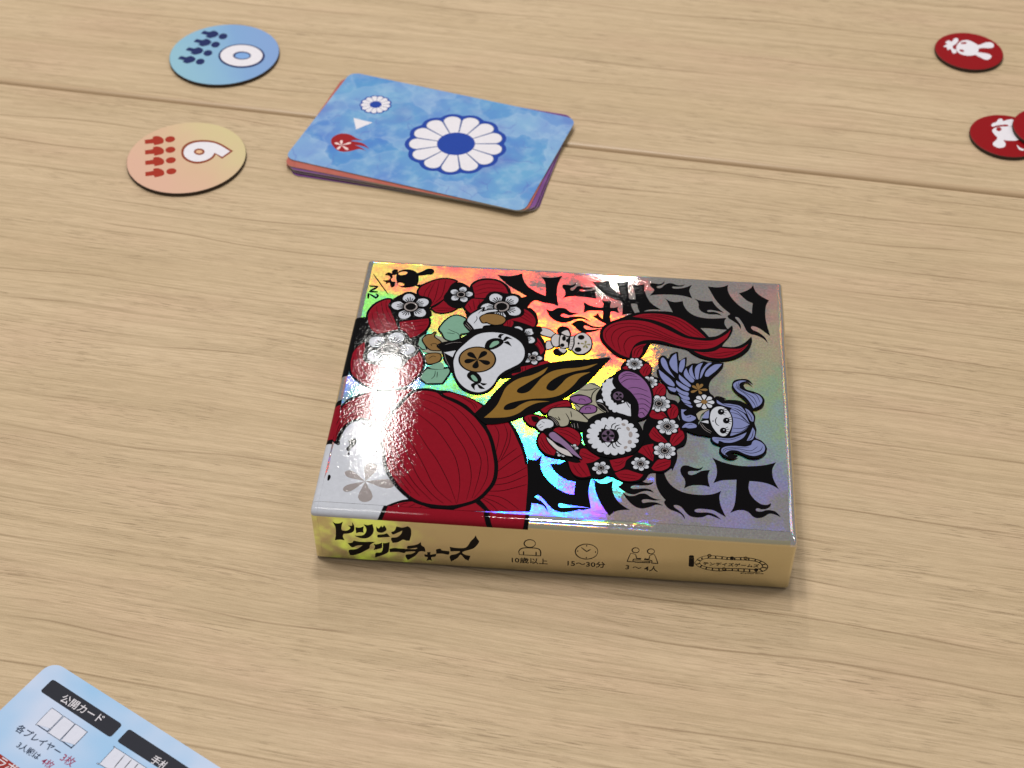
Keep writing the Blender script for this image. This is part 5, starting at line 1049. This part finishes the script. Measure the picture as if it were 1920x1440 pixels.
def flower(style, n, c, tip):
    """list of (material, polygons) from the bottom layer up"""
    rr = math.hypot(tip[0]-c[0], tip[1]-c[1]); a0 = math.atan2(tip[1]-c[1], tip[0]-c[0]); st = 2*math.pi/n; out = []
    ang = [a0+i*st for i in range(n)]
    if style in 'ws':
        out.append(('ink', [[pol(c, rr*(1.08+0.10*math.cos(n*(i*2*math.pi/48-a0))), i*2*math.pi/48) for i in range(48)]]))
        out.append(('white', [petal(c, rr*(0.34 if style == 'w' else 0.38), rr, a, st*(0.44 if style == 'w' else 0.46), root=(0.5 if style == 'w' else 0.8)) for a in ang]))
        ln = []
        for a in ang:
            for o in ((-0.24, -0.08, 0.08, 0.24) if style == 'w' else (-0.16, 0.16)):
                ln += strip([pol(c, rr*0.4, a+o*st*0.8), pol(c, rr*(0.76-abs(o)*0.5), a+o*st)], rr*(0.055 if style == 'w' else 0.07), taper=False)
        out.append(('ink', ln)); out.append(('ink', [disc(c, rr*(0.42 if style == 'w' else 0.38))]))
        if style == 'w': out += [('grey', [disc(c, rr*0.35)]), ('ink', [disc(c, rr*0.27)])]
        else: out += [('grey', strip([pol(c, rr*0.24, i*2*math.pi/14) for i in range(14)], rr*0.06, True))]
    elif style == 'd':
        out.append(('white', [disc(c, rr*0.88, 40)])); out.append(('white', [disc(pol(c, rr*0.875, a), rr*0.125, 12) for a in ang]))
    elif style == 'y':
        out.append(('white', [petal(c, rr*0.32, rr, a, st*0.42) for a in ang])); out.append(('brown', [disc(c, rr*0.30)]))
    else:
        sc_ = [pol(c, rr*(0.955+0.045*abs(math.cos(n*0.5*(i*2*math.pi/156-a0)))**0.6*1.0), i*2*math.pi/156) for i in range(156)]
        out.append(('royal', [[pol(c, rr*(0.93+0.07*abs(math.cos(n*0.5*(i*2*math.pi/156-a0)))), i*2*math.pi/156) for i in range(156)]]))
        out.append(('line', [petal(c, rr*0.34, rr*0.925, a, st*0.495, root=1.0) for a in ang]))
        out.append(('white2', [petal(c, rr*0.36, rr*0.91, a, st*0.46, root=0.95) for a in ang])); out.append(('royal', [disc(c, rr*0.37, 36)]))
    return out
def text_mesh(txt, a, b, hfac, off):
    cu = bpy.data.curves.new('t', 'FONT'); cu.body = txt; cu.size = 1.0; cu.resolution_u = 3; cu.offset = off
    o = bpy.data.objects.new('t', cu); col.objects.link(o)
    me = o.evaluated_get(bpy.context.evaluated_depsgraph_get()).to_mesh()
    vs_ = [(v.co.x, v.co.y) for v in me.vertices]; fs = [tuple(p.vertices) for p in me.polygons]
    o.to_mesh_clear(); bpy.data.objects.remove(o); bpy.data.curves.remove(cu)
    x0, x1 = min(v[0] for v in vs_), max(v[0] for v in vs_)
    d = Vector((b[0]-a[0], b[1]-a[1])); s = d.length/(x1-x0); d.normalize(); nn = Vector((-d.y, d.x))
    return [(a[0]+d.x*(x-x0)*s+nn.x*y*s*hfac, a[1]+d.y*(x-x0)*s+nn.y*y*s*hfac) for x, y in vs_], fs
TOPBOX = (-60.1, 60.15, -46.4, 48.3)
placed = {}
def layer_of(plane, bb):
    L_ = placed.setdefault(plane, []); lv = 1
    for (x0, x1, y0, y1, l) in L_:
        if l >= lv and x0 < bb[1] and x1 > bb[0] and y0 < bb[3] and y1 > bb[2]: lv = l+1
    L_.append(bb+(lv,)); return lv
LIFT = 0.007     # mm between layers of ink
def build_print(name, plane, key, prims, parent, origin, frontal=None):
    verts, faces, fm, mats = [], [], [], []
    def add(mat, polys, tri=None):
        polys = [q for q in polys if len(q) >= 3]
        if plane == 'top' and tri is None: polys = [q for q in (clip(q, TOPBOX) for q in polys) if len(q) >= 3]
        if not polys: return
        xs = [p[0] for q in polys for p in q]; ys = [p[1] for q in polys for p in q]
        z = layer_of(key, (min(xs), max(xs), min(ys), max(ys)))*LIFT+0.01
        if plane == 'front' and mat == 'ink': mat = 'ink_side'
        if mat not in mats: mats.append(mat)
        mi = mats.index(mat)
        for q in polys:
            b = len(verts)
            for x, y in q:
                verts.append((x/1000-origin[0], y/1000-origin[1], origin[2]+z/1000) if not frontal else (x/1000, frontal-z/1000, y/1000))
            tris = tri if tri is not None else ([(0, 1, 2, 3)] if len(q) == 4 else tessellate_polygon([[Vector((x, y, 0)) for x, y in q]]))
            for t in tris:
                pa = [q[i] for i in t]; ar = sum(pa[i-1][0]*pa[i][1]-pa[i][0]*pa[i-1][1] for i in range(len(pa)))
                if abs(ar) < 1e-9: continue
                t = tuple(b+i for i in t); faces.append(t if ar > 0 else tuple(reversed(t))); fm.append(mi)
    for pr in prims:
        kd, mat, wd = pr[:3]; p = parse(pr[-1])
        if kd == 'P': add(mat, [curve(p)])
        elif kd == 'O':
            c = curve(p); add('ink' if plane != 'ref' else 'navy2', strip(c, wd*2, True)); add(mat, [c])
        elif kd == 'S': add(mat, strip(curve(p, False), wd))
        elif kd == 'T': add(mat, [tear(p[0][:2], p[1][:2], wd)])
        elif kd == 'F':
            for m_, pl_ in flower(mat, wd, p[0][:2], p[1][:2]): add(m_, pl_)
        elif kd == 'X':
            v_, f_ = text_mesh(pr[3], p[0][:2], p[1][:2], wd, 0.016 if plane == 'front' else 0.006); add(mat, [v_], f_)
    return mesh_obj(name, verts, faces, mats, fm, parent)
def prints(owner, parent, origin, key, frontal=None, planes=None):
    for nm, ow, pl, prims in ART:
        if ow == owner and (planes is None or pl in planes): build_print(nm, pl, key, prims, parent, origin, frontal)

# ---------------------------------------------------------------- the game box
LX, WY, HZ = 0.12404, 0.09973, 0.01938
box = empty('game_box', (0, 0, 0)); tag(box, 'rainbow foil card game box with red haired creatures, lying on the table', 'game box')
def lid():
    hx, hy = LX/2, WY/2; E = dict(f=0.0034, b=0.0016, l=0.0019, r=0.0019)
    prof = [(1.0, 0.0), (0.72, 0.00006), (0.45, 0.00022), (0.24, 0.00048), (0.10, 0.00085), (0.02, 0.0013), (0.0, 0.0018)]   # fraction of the bevel width left, drop
    zb = 0.0011
    V, F, M = [], [], []; mats = ['foil', 'ink', 'red', 'white', 'side_foil', 'grey_board']; MI = {m: i for i, m in enumerate(mats)}
    idx = {}
    def vert(p):
        kk = tuple(round(c*1e7) for c in p)
        if kk not in idx: idx[kk] = len(V); V.append(p)
        return idx[kk]
    def face(ps, m): 
        ids = []
        for p in ps:
            i = vert(p)
            if i not in ids: ids.append(i)
        if len(ids) > 2: F.append(tuple(ids)); M.append(MI[m])
    bulge = lambda x, y: 0.00022*math.cos(math.pi*x/(2*hx))*math.cos(math.pi*y/(2*hy))
    def P(x, y, fx, fy, drop): return (x, y, HZ-drop)
    # segments along each edge, (start, material) in mm; slanting colour borders carry a second value at the outer edge
    segs = {'f': [(-60.1, -60.1, 'white'), (-43.3, -44.6, 'ink'), (-42.2, -43.4, 'red'), (-17.6, -16.4, 'ink'), (-16.1, -14.9, 'red'), (-6.9, -7.3, 'ink'), (-5.85, -6.0, 'foil')],
            'l': [(48.3, 48.3, 'foil'), (23.9, 23.6, 'ink'), (-0.4, -1.2, 'foil'), (-9.6, -11.0, 'ink'), (-11.6, -13.0, 'red'), (-24.6, -24.8, 'ink'), (-26.4, -26.0, 'white')],
            'b': [(60.15, 60.15, 'foil')], 'r': [(-46.4, -46.4, 'foil')]}
    ends = {'f': 60.15, 'l': -46.4, 'b': -60.1, 'r': 48.3}
    def edge_pt(e, s, k):
        fr, dr = prof[k]
        if e == 'f': return (s/1000, -hy+E['f']*fr, HZ-dr)
        if e == 'b': return (s/1000, hy-E['b']*fr, HZ-dr)
        if e == 'l': return (-hx+E['l']*fr, s/1000, HZ-dr)
        return (hx-E['r']*fr, s/1000, HZ-dr)
    K = len(prof)
    for e in segs:
        sg = segs[e]
        for i, (si, so, m) in enumerate(sg):
            ei, eo = (sg[i+1][0], sg[i+1][1]) if i+1 < len(sg) else (ends[e], ends[e])
            nd = max(1, int(abs(ei-si)/4))
            for j in range(nd):
                a, b = j/nd, (j+1)/nd
                for k in range(K-1):
                    t0, t1 = k/(K-1), (k+1)/(K-1)
                    S = lambda q, t: (si+(ei-si)*q)*(1-t)+(so+(eo-so)*q)*t
                    face([edge_pt(e, S(a, t0), k), edge_pt(e, S(a, t1), k+1), edge_pt(e, S(b, t1), k+1), edge_pt(e, S(b, t0), k)], 'side_foil' if (m == 'foil' and k >= 3) else m)
    # corners: the two neighbouring bevels blend round a quarter turn
    for sx, sy, ex, ey, m in ((-1, -1, 'l', 'f', 'white'), (1, -1, 'r', 'f', 'foil'), (1, 1, 'r', 'b', 'foil'), (-1, 1, 'l', 'b', 'foil')):
        cx, cy = sx*(hx-E[ex]), sy*(hy-E[ey]); ns = 6
        def cp(a, k):
            fr, dr = prof[k]; s = 1-fr; ca, sa = math.cos(a)**0.45, math.sin(a)**0.45
            return (cx+sx*E[ex]*s*(ca if a < math.pi/2-1e-6 else 0), cy+sy*E[ey]*s*(sa if a > 1e-6 else 0), HZ-dr)
        for i in range(ns):
            a, b = i*math.pi/2/ns, (i+1)*math.pi/2/ns
            for k in range(K-1):
                q = [cp(a, k), cp(a, k+1), cp(b, k+1), cp(b, k)]; face(q if sx*sy > 0 else q[::-1], m)
            q = [cp(a, K-1), cp(a, K-1)[:2]+(zb,), cp(b, K-1)[:2]+(zb,), cp(b, K-1)]; face(q if sx*sy > 0 else q[::-1], 'side_foil')
    # side walls
    zt = HZ-prof[-1][1]
    x0, x1, y0, y1 = -0.0601, 0.06015, -0.0464, 0.0483
    face([(x0, -hy, zb), (x1, -hy, zb), (x1, -hy, zt), (x0, -hy, zt)], 'side_foil'); face([(x1, hy, zb), (x0, hy, zb), (x0, hy, zt), (x1, hy, zt)], 'side_foil')
    face([(-hx, y1, zb), (-hx, y0, zb), (-hx, y0, zt), (-hx, y1, zt)], 'side_foil'); face([(hx, y0, zb), (hx, y1, zb), (hx, y1, zt), (hx, y0, zt)], 'side_foil')
    # wrapped cardboard is never quite straight: slight waves along the rolled edges
    for i, p in enumerate(V):
        if HZ-0.0017 < p[2] < HZ-3e-5:
            q = Vector(p)*90; V[i] = (p[0]+0.00010*mnoise.noise(q), p[1]+0.00012*mnoise.noise(q+Vector((7, 3, 1))), p[2]+0.00010*mnoise.noise(q*1.6+Vector((1, 9, 4))))
    o = mesh_obj('lid', V, F, mats, M, box, True)
    for pl_ in o.data.polygons:
        if min(V[i][2] for i in pl_.vertices) < zb+1e-5: pl_.use_smooth = False
    bm = bmesh.new(); bm.from_mesh(o.data); bmesh.ops.recalc_face_normals(bm, faces=bm.faces); bm.to_mesh(o.data); bm.free()
    # the flat top panel closes the lid
    t = mesh_obj('top_panel', [(x0, y0, HZ), (x1, y0, HZ), (x1, y1, HZ), (x0, y1, HZ)], [(0, 1, 2, 3)], ['foil'], None, o)
    return o, t
LID, PANEL = lid()
tx, ty = LX/2-0.0011, WY/2-0.0011
mesh_obj('tray', [(x, y, z) for z in (0.0, 0.004) for x, y in ((-tx, -ty), (tx, -ty), (tx, ty), (-tx, ty))], [(3, 2, 1, 0), (0, 1, 5, 4), (1, 2, 6, 5), (2, 3, 7, 6), (3, 0, 4, 7), (4, 5, 6, 7)], ['tray_board'], None, box)
prints('lid', LID, (0, 0, HZ), 'lid_top', planes=('top',))
prints('lid', LID, (0, 0, 0), 'lid_front', frontal=-WY/2, planes=('front',))

# ---------------------------------------------------------------- round tokens
def token(name, loc, rad, thick, face, label, cat, group, rz=0.0):
    t = empty(name, loc); tag(t, label, cat, group); n = 64
    pr = [(rad-0.0004, 0.0), (rad, 0.0003), (rad, thick-0.00035), (rad-0.00012, thick-0.0001), (rad-0.0004, thick)]
    v = [(r*math.cos(i*2*math.pi/n), r*math.sin(i*2*math.pi/n), z) for r, z in pr for i in range(n)]
    f = [(k*n+i, k*n+(i+1) % n, (k+1)*n+(i+1) % n, (k+1)*n+i) for k in range(len(pr)-2) for i in range(n)]+[tuple(reversed(range(n)))]
    mesh_obj('board', v, f, ['cut_board'], None, t)
    k0 = (len(pr)-2)*n; fv = v[k0:]; ff = [(i, (i+1) % n, n+(i+1) % n, n+i) for i in range(n)]+[tuple(n+i for i in range(n))]
    p = mesh_obj('printed_face', fv, ff, [face], None, t)
    return t, p
def tok(owner, name, loc, rad, face, label, cat, group, z0=0.0, thick=0.0015):
    t, p = token(name, (loc[0], loc[1], z0), rad, thick, face, label, cat, group)
    prints(owner, p, (loc[0], loc[1], thick), owner)
tok('blue_token', 'score_token', (-0.13766, 0.18352), 0.0204, 'blue_wash', 'light blue round token with four navy figures and a white 0', 'token', 'round score tokens')
tok('orange_token', 'score_token', (-0.13679, 0.11923), 0.0204, 'peach_wash', 'peach round token with four red figures and a white 6', 'token', 'round score tokens')
tok('red_token', 'rabbit_token', (0.13987, 0.20910), 0.0126, 'red_face', 'small red token with a whole white rabbit emblem, standing alone in the far right corner', 'token', 'small red tokens')
tok('red_token_under', 'rabbit_token', (0.14615, 0.15569), 0.0126, 'red_face', 'small red token lying under another at the right edge', 'token', 'small red tokens')
tok('none', 'rabbit_token', (0.16117, 0.15900), 0.0126, 'red_face', 'plain red token on top of another, cut off by the right edge', 'token', 'small red tokens', z0=0.0015)

# ---------------------------------------------------------------- playing cards
def rounded(hx, hy, r, n=6):
    out = []
    for cx, cy, a0 in ((hx-r, hy-r, 0), (-hx+r, hy-r, 90), (-hx+r, -hy+r, 180), (hx-r, -hy+r, 270)):
        for i in range(n+1): a = R(a0+90*i/n); out.append((cx+r*math.cos(a), cy+r*math.sin(a)))
    return out
def card(name, loc, z, rz, hx, hy, th, face, label, group=None):
    c = empty(name, (loc[0], loc[1], z), rz); tag(c, label, 'card', group); o = rounded(hx, hy, 0.0036); n = len(o)
    mesh_obj('card_stock', [(x, y, 0) for x, y in o]+[(x, y, th) for x, y in o], [tuple(reversed(range(n)))]+[(i, (i+1) % n, n+(i+1) % n, n+i) for i in range(n)], ['paper_edge'], None, c)
    f = mesh_obj('printed_face', [(x, y, th) for x, y in o], [tuple(range(n))], [face], None, c)
    return c, f
DC, DA = (-0.05347, 0.13564), R(-15.059)
th = 0.00036; zc = 0.0026
stack = [('purple_card_face', 6.4, 0.0004, -0.0008, 'purple playing card at the bottom of the stack'), ('red_card_face', 3.4, -0.0010, -0.0002, 'red playing card second from the bottom of the stack'),
         ('purple_card_face', 4.9, 0.0006, -0.0010, 'purple playing card third from the bottom of the stack'), ('red_card_face', 3.4, -0.0005, 0.0002, 'red playing card between two purple ones in the stack'),
         ('purple_card_face', 4.6, 0.0002, -0.0010, 'purple playing card just below the upper red card'), ('red_card_face', 2.7, -0.0006, -0.0012, 'red playing card right under the blue daisy card')]
for i, (m, da, dx, dy, lb) in enumerate(stack):
    card('playing_card', (DC[0]+dx, DC[1]+dy), i*0.000372, DA+R(da), 0.0435, 0.0279, th, m, lb, 'stack of playing cards')
ci, fi = card('playing_card', DC, zc-th, DA, 0.0435, 0.0279, th, 'ice_face', 'blue ice patterned card with a white daisy on top of the stack', 'stack of playing cards')
def prints_rot(owner, parent, c, rz, zl, key):
    """print traced in table coordinates, turned into the card's own frame"""
    before = set(col.objects); prints(owner, parent, (c[0], c[1], zl), key)
    m = Matrix.Rotation(-rz, 4, 'Z')
    for o in set(col.objects)-before: o.data.transform(m)
prints_rot('ice_card', fi, DC, DA, th, 'ice')
RA = R(-28.6); cnr = Vector((-0.12167, -0.08764)); ux, uy = Vector((math.cos(RA), math.sin(RA))), Vector((-math.sin(RA), math.cos(RA)))
RC = cnr+ux*0.044-uy*0.0315
cr, fr_ = card('reference_card', (RC.x, RC.y), 0.0, RA, 0.044, 0.0315, 0.0005, 'reference_face', 'pale blue rules card with black heading bars at the near left corner')
prints_rot('reference_card', fr_, (RC.x, RC.y), RA, 0.0005, 'ref')
